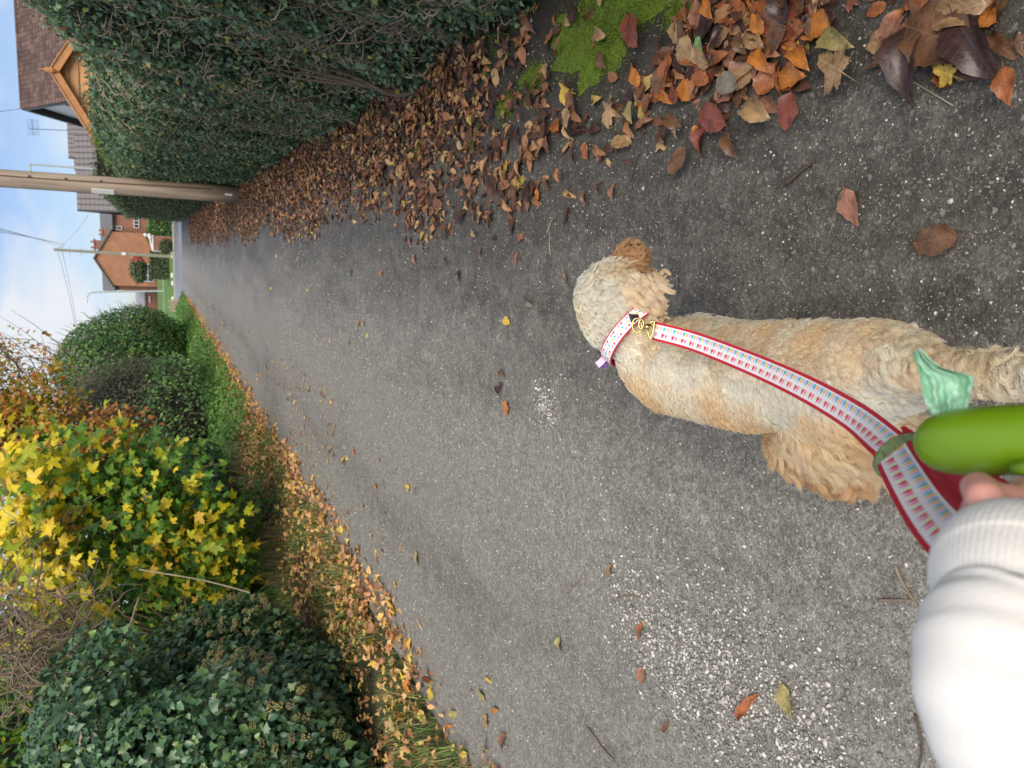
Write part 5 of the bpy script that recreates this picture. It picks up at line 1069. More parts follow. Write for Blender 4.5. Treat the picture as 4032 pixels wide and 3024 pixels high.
# ================================================================== THE DOG
DL = dict(shoulder=G(1450, 790, .35), mid=G(1610, 815, .35), loin=G(1750, 805, .36), rump=G(1875, 800, .37), neck=G(1385, 742, .41), head=G(1330, 680, .45), muzz=G(1352, 578, .42))
def balls(parts):
    """one closed body from tapering chains of spheres"""
    bm = bmesh.new()
    for ch in parts:
        for (a, ra), (b, rb) in zip(ch[:-1], ch[1:]):
            a, b = np.array(a), np.array(b); d = np.linalg.norm(b-a); k = max(2, int(d/(min(ra, rb)*.3))+1)
            for i in range(k+1):
                f = i/k; bmesh.ops.create_icosphere(bm, subdivisions=3, radius=ra+(rb-ra)*f, matrix=Matrix.Translation(Vector(a+(b-a)*f)))
    me = bpy.data.meshes.new('dog_body'); bm.to_mesh(me); bm.free(); return me
D_ = DL; hl = np.array([-.27, .93, .30])
chains = [
 [(D_['shoulder']+[.0, .07, -.04], .085), (D_['shoulder'], .108), (D_['mid'], .108), (D_['loin'], .090), (D_['rump'], .076)],
 [(D_['shoulder']+[0, 0, -.05], .10), (D_['mid']+[0, 0, -.05], .10), (D_['loin']+[0, 0, -.03], .085)],
 [(D_['shoulder']+[.0, .03, .02], .088), (D_['neck'], .068), (D_['head']+[0, -.01, -.01], .078)],
 [(D_['head'], .083), (D_['head']+[.035, .015, .01], .080), (D_['head']+(D_['muzz']-D_['head'])*.45, .062)],
 [(D_['head']+(D_['muzz']-D_['head'])*.4, .05), (D_['muzz'], .036), (D_['muzz']+[.025, .0, -.01], .027)],
 # near left foreleg, right foreleg
 [(D_['shoulder']+[-.06, .06, -.08], .06), (D_['shoulder']+[-.075, .12, -.18], .036), (D_['shoulder']+[-.08, .15, -.30], .026), (D_['shoulder']+[-.08, .19, -.33], .03)],
 [(D_['shoulder']+[.06, .03, -.08], .055), (D_['shoulder']+[.07, .0, -.18], .036), (D_['shoulder']+[.07, -.03, -.30], .026), (D_['shoulder']+[.07, .01, -.33], .03)],
 # left hind leg swung out to the side: thigh, knee, hock, paw
 [(D_['loin']+[-.03, -.06, -.02], .09), (D_['loin']+[-.10, .02, -.07], .078), ((-.335, 1.06, .225), .068), ((-.375, 1.05, .14), .062), ((-.39, 1.08, .06), .046), ((-.40, 1.12, .030), .028)],
 # right hind leg
 [(D_['rump']+[.0, .0, -.05], .072), (D_['rump']+[-.01, .05, -.13], .060), (D_['rump']+[-.03, .02, -.22], .042), ((-.19, .88, .10), .036), ((-.20, .90, .035), .03), ((-.20, .94, .03), .03)],
 # tail reaching back
 [(D_['rump']+[.02, -.04, .02], .045), (G(1990, 795, .42), .022), (G(2090, 808, .44), .017), (G(2240, 818, .46), .016), (G(2420, 828, .48), .013)],
]
dog = empty('dog', (float(D_['mid'][0]), float(D_['mid'][1]), 0), 'cream and apricot curly coated dog walking ahead on its leash', 'dog')
me0 = balls(chains); tmp = bpy.data.objects.new('body', me0); COL.objects.link(tmp)
md = tmp.modifiers.new('r', 'REMESH'); md.mode = 'VOXEL'; md.voxel_size = .008; md.use_smooth_shade = True
ms_ = tmp.modifiers.new('s', 'SMOOTH'); ms_.factor = .8; ms_.iterations = 10
dg_ = bpy.context.evaluated_depsgraph_get(); dg_.update(); bme = bpy.data.meshes.new_from_object(tmp.evaluated_get(dg_)); bpy.data.objects.remove(tmp)
def furmat(name):
    m, t, p, o = newmat(name); a = nd(t, 'ShaderNodeAttribute', attribute_name='col').outputs['Color']; t.links.new(a, p.inputs['Base Color'])
    p.inputs['Roughness'].default_value = .65; p.inputs['Specular IOR Level'].default_value = .25
    tr = nd(t, 'ShaderNodeBsdfTranslucent', {'Color': a}); mm = nd(t, 'ShaderNodeMixShader', {0: .5}); t.links.new(p.outputs[0], mm.inputs[1]); t.links.new(tr.outputs[0], mm.inputs[2]); t.links.new(mm.outputs[0], o.inputs[0]); return m
m_fur = furmat('dog_fur'); m_skin = plain('dog_undercoat', (.72, .60, .44), .9, .25, 30, bmp=0)
body = obj('body', bme, m_skin, dog)
for p_ in bme.polygons: p_.use_smooth = True
bme.materials.clear(); bme.materials.append(m_skin)
nv = len(bme.vertices); BV = np.zeros(nv*3); bme.vertices.foreach_get('co', BV); BV = BV.reshape(-1, 3)
bme.calc_loop_triangles(); nt_ = len(bme.loop_triangles); BT = np.zeros(nt_*3, int); bme.loop_triangles.foreach_get('vertices', BT); BT = BT.reshape(-1, 3)
BN = np.zeros(nv*3); bme.vertices.foreach_get('normal', BN); BN = BN.reshape(-1, 3)
ar = np.linalg.norm(np.cross(BV[BT[:, 1]]-BV[BT[:, 0]], BV[BT[:, 2]]-BV[BT[:, 0]]), axis=1); 
def sample(n):
    i = rng.choice(nt_, n, p=ar/ar.sum()); u = rng.random((n, 2)); f = u.sum(1) > 1; u[f] = 1-u[f]; a, b, c = BT[i].T
    P = BV[a]*(1-u.sum(1))[:, None]+BV[b]*u[:, :1]+BV[c]*u[:, 1:]; N = BN[a]*(1-u.sum(1))[:, None]+BN[b]*u[:, :1]+BN[c]*u[:, 1:]; return P, N/np.linalg.norm(N, axis=1)[:, None]
segs = []
for ci, ch in enumerate(chains):
    for (a, ra), (b, rb) in zip(ch[:-1], ch[1:]): segs.append((ci, np.array(a), np.array(b), ra, rb))
def region(P):
    """which limb each hair grows on and the limb's direction"""
    best = np.full(len(P), 9.); reg = np.zeros(len(P), int); dr = np.zeros((len(P), 3))
    for ci, a, b, ra, rb in segs:
        ab = b-a; t = np.clip(((P-a)@ab)/(ab@ab+1e-9), 0, 1); d = np.linalg.norm(P-a-t[:, None]*ab, axis=1)-(ra+(rb-ra)*t); k = d < best
        best[k] = d[k]; reg[k] = ci; dr[k] = ab/np.linalg.norm(ab)
    return reg, dr
def nlz(v): return v/(np.linalg.norm(v, axis=1)[:, None]+1e-9)
neckC = D_['neck']*.55+D_['head']*.45
hd_ax = nlz(np.array([D_['head']-D_['neck']]))[0]
def furparams(P, N):
    reg, dr = region(P); n = len(P); Lh = np.full(n, .022); A = np.full(n, .0052); fq = np.full(n, 1.5); lift = np.full(n, .55)
    back = np.array([0.03, -1, 0.]); down = np.array([0, 0, -1.]); flow = np.tile(back*.75+down*.5, (n, 1))
    side_ = np.sign(P[:, 0]+.19); flow[:, 0] += .35*side_
    leg = np.isin(reg, [5, 6]); Lh[leg] = .022; flow[leg] = dr[leg]
    hl_ = (reg == 7) & (P[:, 2] < .37) & (P[:, 0] < -.235); Lh[hl_] = .04; A[hl_] = .007; fq[hl_] = 1.7; flow[hl_] = np.array([-.42, -.12, -.85]); lift[hl_] = .75
    hl2 = (reg == 7) & ~hl_; Lh[hl2] = .03; A[hl2] = .004
    hr = (reg == 8) & (P[:, 2] < .30); Lh[hr] = .034; A[hr] = .005; fq[hr] = 1.4; flow[hr] = np.array([-.1, -.2, -.9])
    rp_ = np.isin(reg, [0]) & True & (P[:, 1] < 9) & (reg == 0) & (P[:, 1] < .88); Lh[rp_] = .026; A[rp_] = .005; fq[rp_] = 1.7
    tl = reg == 9; Lh[tl] = .022; A[tl] = .006; fq[tl] = 1.7; lift[tl] = 1.0; flow[tl] = dr[tl]*.6
    hd = np.isin(reg, [2, 3]) & (P[:, 1] > neckC[1]-.02); Lh[hd] = .024; A[hd] = .006; fq[hd] = 1.6; flow[hd] = np.array([.45, -.75, -.3]); lift[hd] = .8
    mz = reg == 4; Lh[mz] = .036; A[mz] = .005; flow[mz] = np.array([.35, -.9, .1]); lift[mz] = .7
    nk = np.linalg.norm(P-neckC, axis=1) < .088; Lh[nk & (np.abs((P-neckC)@hd_ax) < .025)] = .006
    v = 1+.25*lump(P, 45, 3); return reg, Lh*v, A, fq, lift, nlz(flow)
def furcol(P, reg, n):
    a = lump(P, 13, 4)*.7+lump(P, 31, 9)*.35; w_ = np.clip(.27+.95*a+.12*rng.normal(0, 1, n), 0, 1)
    left = np.clip((-.19-P[:, 0])*7, 0, 1); w_ = np.clip(w_+.42*left-.12, 0, 1)
    c0 = np.array([.98, .94, .84]); c1 = np.array([.95, .74, .48]); c2 = np.array([.74, .50, .28])
    w_ = np.where((reg == 7) & (P[:, 0] < -.235), np.clip(w_+.45, 0, 1.35), w_); w_ = np.where(reg == 4, 1.45, w_); w_ = np.where(reg == 9, w_*.8+.1, w_)
    c = c0+(c1-c0)*np.clip(w_, 0, 1)[:, None]; c = c+(c2-c)*np.clip((w_-1)*2, 0, 1)[:, None]
    return c*(1+.07*rng.normal(0, 1, (n, 1)))
K = 10
def strands(P, Nn, par, gid=None, gd=None, jit=1.0, phs=None):
    reg, Lh, A, fq, lift, flow = par; n = len(P); t = np.linspace(0, 1, K)[None, :, None]
    fl = nlz(flow-(flow*Nn).sum(1)[:, None]*Nn*.8)
    base_ = Nn[:, None]*(lift*Lh)[:, None, None]*(t-.35*t*t)*.8 + fl[:, None]*Lh[:, None, None]*t**1.25
    base_[:, :, 2] -= (Lh[:, None]*.25*t[:, :, 0]**2)
    U_ = nlz(np.cross(fl, Nn+1e-3)); V_ = nlz(np.cross(fl, U_))
    ph = phs[:, None]; w_ = 2*np.pi*fq[:, None]*t[:, :, 0]+ph
    cu = (np.cos(w_)-np.cos(ph))[:, :, None]*U_[:, None]+(np.sin(w_)-np.sin(ph))[:, :, None]*V_[:, None]*.6
    return P[:, None]+base_+cu*(A[:, None]*np.minimum(t[:, :, 0]*2, 1))[:, :, None]
def make_fur(name, n, ng, Pf=None, par_fn=furparams, col_fn=furcol, rad=.00042, sampler=sample, clump=.78):
    Gp_, Gn = sampler(ng); gp = par_fn(Gp_, Gn); gph = rng.random(ng)*6.283; GS = strands(Gp_, Gn, gp, phs=gph)
    P, Nn = sampler(n); kd = kdtree.KDTree(ng)
    for i, q in enumerate(Gp_): kd.insert(q, i)
    kd.balance(); gi = np.array([kd.find(q)[1] for q in P]); par = list(par_fn(P, Nn)); par[1] = par[1]*(.75+.4*rng.random(n))
    St = strands(P, Nn, par, phs=gph[gi]+.35*rng.normal(0, 1, n)); t = np.linspace(0, 1, K)[None, :, None]
    St = St*(1-clump*t**.8)+(GS[gi]+ (P-Gp_[gi])[:, None]*.25)*(clump*t**.8)
    reg = par[0]; C_ = col_fn(P, reg, n); gcol = (.88+.18*rng.random(ng))[gi]; C_ = np.clip(C_*gcol[:, None], .02, .95)
    hc = bpy.data.hair_curves.new(name); hc.add_curves([K]*n); hc.attributes['position'].data.foreach_set('vector', St.astype(np.float32).ravel())
    if 'radius' not in hc.attributes: hc.attributes.new('radius', 'FLOAT', 'POINT')
    hc.attributes['radius'].data.foreach_set('value', np.tile(np.linspace(1.1, .35, K)*rad, n).astype(np.float32))
    ca_ = hc.attributes.new('col', 'FLOAT_COLOR', 'CURVE'); ca_.data.foreach_set('color', np.c_[C_, np.ones(n)].astype(np.float32).ravel())
    hc.materials.append(m_fur); o = bpy.data.objects.new(name, hc); link(o, dog); o.location = -dog.location; return o
def only(cond):
    def f(n):
        Ps, Ns, c = [], [], 0
        while c < n:
            P, N = sample(max(4000, n*3)); k = cond(P, region(P)[0]); Ps.append(P[k]); Ns.append(N[k]); c += int(k.sum())
        return np.concatenate(Ps)[:n], np.concatenate(Ns)[:n]
    return f
make_fur('fur', 200000, 8500, clump=.55)
is_leg = lambda P, reg: (reg == 7) & (P[:, 2] < .37) & (P[:, 0] < -.235)
is_tail = lambda P, reg: reg == 9
is_crown = lambda P, reg: np.isin(reg, [2, 3]) & (P[:, 1] > neckC[1]+.02)
def legpar(P, N):
    r = list(furparams(P, N)); n = len(P); r[1] = .040+.035*rng.random(n); r[2] = np.full(n, .0095); r[3] = np.full(n, 1.45)
    o_ = P-np.array([-.30, 1.02, .2]); o_[:, 2] = 0; r[5] = nlz(np.array([-.38, -.10, -.80])+nlz(o_)*.55+rng.normal(0, .22, (n, 3))); r[4] = np.full(n, .8); return tuple(r)
make_fur('leg_fur', 34000, 620, par_fn=legpar, sampler=only(is_leg), rad=.00042, clump=.78)
def tailpar(P, N): r = list(furparams(P, N)); n = len(P); r[1] = .024+.014*rng.random(n); r[2] = np.full(n, .0085); r[3] = np.full(n, 1.3); r[5] = nlz(r[5]+rng.normal(0, .35, (n, 3))); return tuple(r)
make_fur('tail_fur', 16000, 330, par_fn=tailpar, sampler=only(is_tail), rad=.00045, clump=.8)
def crownpar(P, N): r = list(furparams(P, N)); n = len(P); r[1] = .026+.018*rng.random(n); r[2] = np.full(n, .0075); r[3] = np.full(n, 1.2); return tuple(r)
make_fur('head_fur', 20000, 700, par_fn=crownpar, sampler=only(is_crown), rad=.0004, clump=.75)
# --- right ear: a long wavy flap hanging from the side of the head
ea0 = G(1296, 640, .50); ea1 = G(1442, 645, .40)
def earsampler_for(a, b, w0, w1, up):
    a, b = np.array(a), np.array(b); ax = (b-a); wv = np.array(up); wv = wv/np.linalg.norm(wv); nn_ = np.cross(ax, wv); nn_ /= np.linalg.norm(nn_)
    if nn_@(CC-a) < 0: nn_ = -nn_
    def f(n):
        u = rng.random(n)*.86; v = rng.random(n)*2-1; w_ = w0+(w1-w0)*u; P = a+ax*u[:, None]+wv*(v*w_)[:, None]+nn_*(.018*(1-v*v))[:, None]; N = nn_[None]+wv[None]*v[:, None]*.8; return P, nlz(N)
    return f, ax/np.linalg.norm(ax), nn_, wv
def flap(name, a, b, w0, w1, up, mat, th=.012):
    f, ax, nn_, wv = earsampler_for(a, b, w0, w1, up); a, b = np.array(a), np.array(b); V = []; nu, nv_ = 12, 10
    for s_ in (1, -1):
        for i in range(nu):
            for j in range(nv_):
                u = i/(nu-1); v = j/(nv_-1)*2-1; w_ = (w0+(w1-w0)*u)*(1-.35*max(0, u-.6)*2.5); V.append(a+(b-a)*u*.85+wv*v*w_+nn_*(.016*(1-v*v)*(1 if s_ > 0 else .2)+(.002 if s_ > 0 else -.006)))
    T = []
    for s_ in range(2):
        o_ = s_*nu*nv_
        for i in range(nu-1):
            for j in range(nv_-1): q = o_+i*nv_+j; T += [(q, q+nv_, q+nv_+1), (q, q+nv_+1, q+1)]
    rim = [j for j in range(nv_)]+[i*nv_+nv_-1 for i in range(1, nu)]+[(nu-1)*nv_+j for j in range(nv_-2, -1, -1)]+[i*nv_ for i in range(nu-2, 0, -1)]
    for i in range(len(rim)): p_, q = rim[i], rim[(i+1) % len(rim)]; T += [(p_, q, q+nu*nv_), (p_, q+nu*nv_, p_+nu*nv_)]
    return obj(name, mesh_np(name, V, T), mat, dog), f, ax
upd = G(1360, 590, .45)-G(1360, 690, .45)
ear, efs, eax = flap('ear', ea0, ea1, .035, .060, upd, m_skin)
def earpar(P, N): 
    n = len(P); return np.ones(n, int)*20, (.024+.016*rng.random(n))*(1.1-.35*np.clip(np.abs((P-ea0)@(upd/np.linalg.norm(upd)))/.05, 0, 1)), np.full(n, .0075), np.full(n, .9), np.full(n, .45), np.tile(eax, (n, 1))+rng.normal(0, .05, (n, 3))-(((P-ea0)@(upd/np.linalg.norm(upd)))*9)[:, None]*(upd/np.linalg.norm(upd))*1.0*(rng.random((n, 1)))
def earcol(P, reg, n):
    w_ = np.clip(.35+.5*lump(P, 40, 3)+((P-ea0)@eax)*5, 0, 1); c0 = np.array([.98, .92, .79]); c1 = np.array([.86, .70, .50]); return (c0+(c1-c0)*w_[:, None])*(1+.10*rng.normal(0, 1, (n, 1)))
make_fur('ear_fur', 20000, 240, par_fn=earpar, col_fn=earcol, sampler=efs, rad=.00042, clump=.75)
mz_t = D_['muzz']; m = MB()
bm_ = bmesh.new(); bmesh.ops.create_icosphere(bm_, subdivisions=2, radius=.014); me = bpy.data.meshes.new('nose'); bm_.to_mesh(me); bm_.free()
for v in me.vertices: v.co = Vector((v.co.x*.8, v.co.y*1.1, v.co.z*.8))+Vector(mz_t+[.052, -.004, -.012])
obj('nose', me, m_black, dog)
m = MB(); m.tube([mz_t+[.02, -.03, -.022], mz_t+[.045, -.024, -.026], mz_t+[.055, -.004, -.03]], .006, 6); m.build('mouth', m_black, dog, True)
for s_ in (1, -1):
    bm_ = bmesh.new(); bmesh.ops.create_icosphere(bm_, subdivisions=2, radius=.011); me = bpy.data.meshes.new('eye'); bm_.to_mesh(me); bm_.free(); q = D_['head']+[.062, .012+.038*s_, .035]
    for v in me.vertices: v.co += Vector(q)
    obj('eye', me, m_black, dog)
# second ear on the far side
ear2, ef2, eax = flap('ear', D_['head']+[.02, .085, .03], D_['head']+[.03, .10, -.08], .03, .045, (1, 0, 0), m_skin)

# ================================================================== COLLAR, LEASH, BAG HOLDER
m_red = plain('red_webbing', (.52, .012, .035), .75, .2, 300, bmp=.2, bd=.001)
m_ribbon = plain('white_ribbon', (.90, .89, .92), .55, .04, 50, bmp=.0)
m_gold = plain('pale_gold_metal', (.60, .48, .20), .25, .08, 20, metal=.9, bmp=0)
m_print, _t, _p, _o = newmat('printed_hearts'); _a = nd(_t, 'ShaderNodeAttribute', attribute_name='col').outputs['Color']; _t.links.new(_a, _p.inputs['Base Color']); _p.inputs['Roughness'].default_value = .55
def rib(name, cen, wid, width, th, mat, parent, n=90, off=0.0):
    """a flat strap along cen with width directions wid; returns object and sampling data"""
    C_ = crom(cen, n); W = nlz(crom(wid, n)); tg = nlz(np.gradient(C_, axis=0)); W = nlz(W-(W*tg).sum(1)[:, None]*tg); Nn = nlz(np.cross(tg, W))
    if (Nn*(CC-C_)).sum() < 0: Nn = -Nn
    wd = np.broadcast_to(np.asarray(width, float), (n,))
    C2 = C_+Nn*off; V = np.stack([C2-W*wd[:, None]/2+Nn*th/2, C2+W*wd[:, None]/2+Nn*th/2, C2+W*wd[:, None]/2-Nn*th/2, C2-W*wd[:, None]/2-Nn*th/2], 1).reshape(-1, 3)
    T = []
    for i in range(n-1):
        for j in range(4): a_, b_ = i*4+j, i*4+(j+1) % 4; T += [(a_, b_, b_+4), (a_, b_+4, a_+4)]
    T += [(0, 2, 1), (0, 3, 2), ((n-1)*4, (n-1)*4+1, (n-1)*4+2), ((n-1)*4, (n-1)*4+2, (n-1)*4+3)]
    return obj(name, mesh_np(name, V, T, smooth=False), mat, parent), (C2, W, Nn, tg)
ht = np.linspace(0, 2*np.pi, 17)[:-1]; HX_ = 16*np.sin(ht)**3/17; HY_ = (13*np.cos(ht)-5*np.cos(2*ht)-2*np.cos(3*ht)-np.cos(4*ht)+2.5)/17
TEAL, ORG, LIL, RED, PNK, LGR = (.05, .52, .62), (.95, .55, .13), (.66, .50, .88), (.75, .03, .09), (.95, .26, .50), (.72, .92, .60)
def hearts(name, dat, rows, pitch, hw_, hh, th, parent, shift=0.0):
    C_, W, Nn, tg = dat; sl = np.r_[0, np.cumsum(np.linalg.norm(np.diff(C_, axis=0), axis=1))]; V = []; T = []; Cc = []
    for off, cols, ph in rows:
        s_ = pitch*(.5+ph); i = 0
        while s_ < sl[-1]-pitch*.5:
            f = lambda A: np.array([np.interp(s_, sl, A[:, k]) for k in range(3)])
            c_, w_, n_v, t_v = f(C_), f(W), f(Nn), f(tg); b0 = len(V); o_ = c_+w_*off+n_v*(th/2+.00035)
            V.append(o_); Cc.append(cols[i % len(cols)])
            for a_, b_ in zip(HX_, HY_): V.append(o_+t_v*a_*hw_/2+w_*b_*hh/2); Cc.append(cols[i % len(cols)])
            for j in range(16): T.append((b0, b0+1+j, b0+1+(j+1) % 16))
            s_ += pitch; i += 1
    return obj(name, mesh_np(name, V, T, {'col': np.array(Cc)}, smooth=False), m_print, parent)
# collar
dcol = empty('dog_collar', tuple(neckC), 'red collar with rows of small coloured hearts round the dog neck', 'collar')
cu_ = nlz(np.array([G(1430, 676, .44)-G(1312, 785, .40)]))[0]; cax = nlz(np.array([hd_ax+[0, .25, .05]]))[0]; cu_ = nlz(np.array([cu_-(cu_@cax)*cax]))[0]; cv_ = np.cross(cax, cu_)
if cv_@(CC-neckC) < 0: cv_ = -cv_
th_a = np.linspace(0, 2*np.pi, 41); rc = .088
cc_ = neckC-cax*.012; ring = [cc_+cu_*math.cos(a_)*rc+cv_*math.sin(a_)*rc for a_ in th_a]
_, dt = rib('strap', ring, [cax]*41, .034, .0025, m_red, dcol, 160); _, dt = rib('printed_ribbon', [p_+(p_-cc_)*.025 for p_ in ring], [cax]*41, .028, .001, m_ribbon, dcol, 160)
def outw(dat, c): C_, W, Nn, tg = dat; Nn = nlz(C_-c); return C_, W, Nn, tg
hearts('heart_print', outw(dt, cc_), [(.0085, [RED, PNK, LGR], 0), (0, [TEAL, ORG, LIL], .5), (-.0085, [PNK, LGR, RED], 0)], .0092, .0078, .0080, .001, dcol)
m = MB(); bq = cc_+cu_*rc*.93+cv_*rc*.35; m.box(bq*1.0, (.018, .022, .015)); m.build('buckle', m_black, dcol)
tz = cc_+cu_*math.cos(1.0)*(rc+.006)+cv_*math.sin(1.0)*(rc+.006)
def ringpts(c, u, v, r, n=20, a0=0, a1=2*np.pi): return [np.array(c)+np.array(u)*math.cos(a_)*r+np.array(v)*math.sin(a_)*r for a_ in np.linspace(a0, a1, n)]
# bow on the left of the collar
bow = G(1310, 770, .435); bo = empty('ribbon_bow', tuple(bow), 'small pink and purple ribbon bow on the collar', 'bow')
m_pinkr = plain('pink_ribbon', (.86, .55, .74), .5, .06, 40, bmp=0); m_purple = plain('purple_ribbon', (.12, .03, .36), .5, .2, 90, bmp=.1)
vw = nlz(np.array([CC-bow]))[0]
def bp(x, y, k=0.0): return AD(x, y, show(bow)[2]-.01-k)
for nm, pts, wdt, mt_ in (('tail', [bp(1310, 768, .008), bp(1300, 780, .01), bp(1290, 789, .004)], .016, m_pinkr), ('tail', [bp(1310, 770), bp(1302, 786, .0), bp(1299, 793, -.004)], .018, m_purple), ('loop', [bp(1309, 766), bp(1300, 755, .012), bp(1306, 760, .018), bp(1312, 768, .01)], .013, m_pinkr), ('loop', [bp(1310, 768), bp(1322, 758, .014), bp(1318, 745, .010), bp(1311, 760, .012)], .013, m_pinkr), ('tail', [bp(1312, 764, -.002), bp(1309, 750, .0), bp(1303, 736, .002)], .009, m_purple)):
    tn = np.array(pts); wv = [np.cross(vw, tn[-1]-tn[0])+vw*.15*np.linalg.norm(tn[-1]-tn[0])]*len(pts); rib(nm, pts, wv, wdt, .0008, mt_, bo, 16)
m = MB(); m.box(bp(1311, 767, .012), (.009, .009, .009)); m.build('knot', m_pinkr, bo)

# leash
LE = empty('leash', (-.15, .8, .6), 'red dog leash faced with white ribbon printed with coloured hearts', 'leash')
def lp(x, y, d): return AD(x, y, d)
ed1 = [((1413, 700), (1407, 728), 1.43), ((1500, 722), (1494, 752), 1.36), ((1620, 763), (1606, 800), 1.20), ((1740, 812), (1722, 857), 1.03), ((1850, 870), (1829, 922), .88), ((1952, 940), (1890, 985), .735)]
cen = []; wid = []
for a, b, d in ed1: A_, B_ = lp(*a, d), lp(*b, d); cen.append((A_+B_)/2); wid.append(A_-B_)
_, dt = rib('strap', cen, wid, .0365, .003, m_red, LE, 90); 
_, dt = rib('printed_ribbon', cen, wid, .0268, .001, m_ribbon, LE, 90, .002)
hearts('heart_print', dt, [(.0064, [TEAL, ORG, LIL], 0), (-.0064, [RED, PNK, LGR], .0)], .0076, .0070, .0128, .001, LE)
# hand loop: one strap facing the camera, the other showing its red back
ed2 = [((1950, 935), (1893, 987), .735), ((1985, 990), (1915, 1040), .66), ((2035, 1058), (1948, 1110), .58), ((2090, 1098), (1990, 1190), .50), ((2150, 1140), (2050, 1250), .455), ((2230, 1180), (2130, 1290), .43)]
cen2 = []; wid2 = []; 
for a, b, d in ed2: A_, B_ = lp(*a, d), lp(*b, d); cen2.append((A_+B_)/2); wid2.append(A_-B_)
rib('loop_strap', cen2, wid2, .0375, .003, m_red, LE, 60); _, dt = rib('loop_ribbon', cen2, wid2, .0280, .001, m_ribbon, LE, 60, .002)
hearts('heart_print', dt, [(.0064, [TEAL, ORG, LIL], 0), (-.0064, [RED, PNK, LGR], .0)], .0076, .0070, .0128, .001, LE)
ed3 = [((1955, 935), (1975, 975), .745), ((1990, 955), (2010, 1010), .70), ((2050, 990), (2050, 1055), .62), ((2115, 1025), (2100, 1100), .55), ((2190, 1070), (2160, 1150), .50), ((2260, 1130), (2215, 1210), .47)]
cen3 = []; wid3 = []
for a, b, d in ed3: A_, B_ = lp(*a, d), lp(*b, d); cen3.append((A_+B_)/2); wid3.append(A_-B_)
rib('back_strap', cen3, wid3, .0375, .004, m_red, LE, 60)
# gold swivel clip between collar and leash
cl0 = lp(1400, 705, 1.425); vx_ = nlz(np.array([lp(1420, 712, 1.43)-lp(1390, 700, 1.44)]))[0]; vy_ = nlz(np.array([lp(1408, 690, 1.43)-lp(1402, 730, 1.43)]))[0]; vz_ = nlz(np.array([CC-cl0]))[0]
cp = empty('swivel_clip', tuple(cl0), 'pale gold swivel clip joining leash and collar', 'clip')
m = MB(); c_ = lp(1411, 714, 1.415); m.tube(ringpts(c_, vy_*.018, -vx_*.011, 1, 16, 0, np.pi)+[c_-vy_*.0, c_+vy_*.0175], .0022, 7, False); m.build('ring', m_gold, cp, True)
m = MB(); c_ = lp(1385, 700, 1.42); m.tube(ringpts(c_, vx_*.005, vy_*.009, 1, 20), .0024, 7, False); m.build('hook', m_gold, cp, True)
m = MB(); m.tube([lp(1391, 708, 1.41), lp(1398, 706, 1.405), lp(1404, 704, 1.41)], [.004, .006, .005], 10); m.build('swivel', m_gold, cp, True)
m = MB(); m.tube([lp(1392, 714, 1.41), lp(1390, 722, 1.41)], [.003, .0025], 8); m.build('thumb_catch', m_gold, cp, True)
c_ = lp(1376, 703, 1.43); m = MB(); m.tube(ringpts(c_, vy_*.014, vx_*.010, 1, 20), .0018, 7, False); o = m.build('collar_ring', m_gold, dcol, True)

# bag holder
m_bag = plain('green_plastic', (.15, .28, .008), .32, .08, 10, bmp=0, spec=.5); m_mint = plain('mint_bag_film', (.34, .60, .45), .38, .05, 14, bmp=.25, bd=.006); m_elas = plain('olive_strap', (.13, .19, .085), .8, .2, 90)
BD = .50; bh_ = empty('bag_holder', tuple(lp(2120, 960, BD)), 'bright green plastic bag dispenser hanging from the leash', 'dispenser')
q0 = lp(2070, 955, .545); q1 = lp(2330, 945, .49); ax = (q1-q0)/np.linalg.norm(q1-q0)
prof = [(-.030, .002), (-.029, .008), (-.025, .0145), (-.018, .020), (-.009, .0235), (.002, .0250), (.02, .0256), (.05, .0256), (.075, .0256), (.085, .022), (.09, .012)]
m = MB(); m.tube([q0+ax*a_ for a_, r_ in prof], [r_ for a_, r_ in prof], 32); m.build('body', m_bag, bh_, True)
m = MB(); e0 = lp(2185, 1012, .49); m.tube([e0, e0+ax*.012, e0+ax*.05], [.004, .006, .006], 10); m.build('slot_lip', m_bag, bh_, True)
sp_ = [((1905, 1035), (1893, 990), .722), ((1925, 1012), (1900, 958), .708), ((1955, 985), (1935, 935), .705), ((1985, 968), (1968, 932), .70), ((2015, 965), (2005, 938), .66), ((2040, 960), (2040, 945), .60)]
rib('strap', [(lp(*a, d)+lp(*b, d))/2 for a, b, d in sp_], [lp(*a, d)-lp(*b, d) for a, b, d in sp_], np.interp(np.linspace(0, 1, 40), [0, .3, 1], [.014, .019, .008]), .0025, m_elas, bh_, 40)
m = MB(); m.tube(crom([lp(1910, 1030, .715), lp(1899, 1005, .712), lp(1905, 975, .708)], 10), [.002, .004, .005, .0055, .006, .006, .0055, .005, .004, .002], 8); m.build('strap_end', m_elas, bh_, True)
# crumpled bag hanging out
nu, nv_ = 34, 22; V = []; T = []
tl_, tr_ = (1972, 758), (2010, 790); 
rows_ = [((1970, 762), (1988, 752)), ((1982, 795), (2030, 792)), ((1988, 822), (2105, 812)), ((1996, 860), (2098, 852)), ((2006, 885), (2090, 880)), ((2015, 905), (2085, 900))]
for i in range(nu):
    f = i/(nu-1)*(len(rows_)-1); k_ = min(int(f), len(rows_)-2); g = f-k_
    a = np.array(rows_[k_][0])*(1-g)+np.array(rows_[k_+1][0])*g; b = np.array(rows_[k_][1])*(1-g)+np.array(rows_[k_+1][1])*g
    for j in range(nv_):
        h_ = j/(nv_-1); xy = a+(b-a)*h_; dd = .56+.010*abs(math.sin(h_*9+i*.05))+.004*math.sin(h_*27-i*.12)+.002*math.sin(i*.7+h_*5); V.append(lp(xy[0]+2*math.sin(i*1.3), xy[1]+1.5*math.sin(j*1.9), dd))
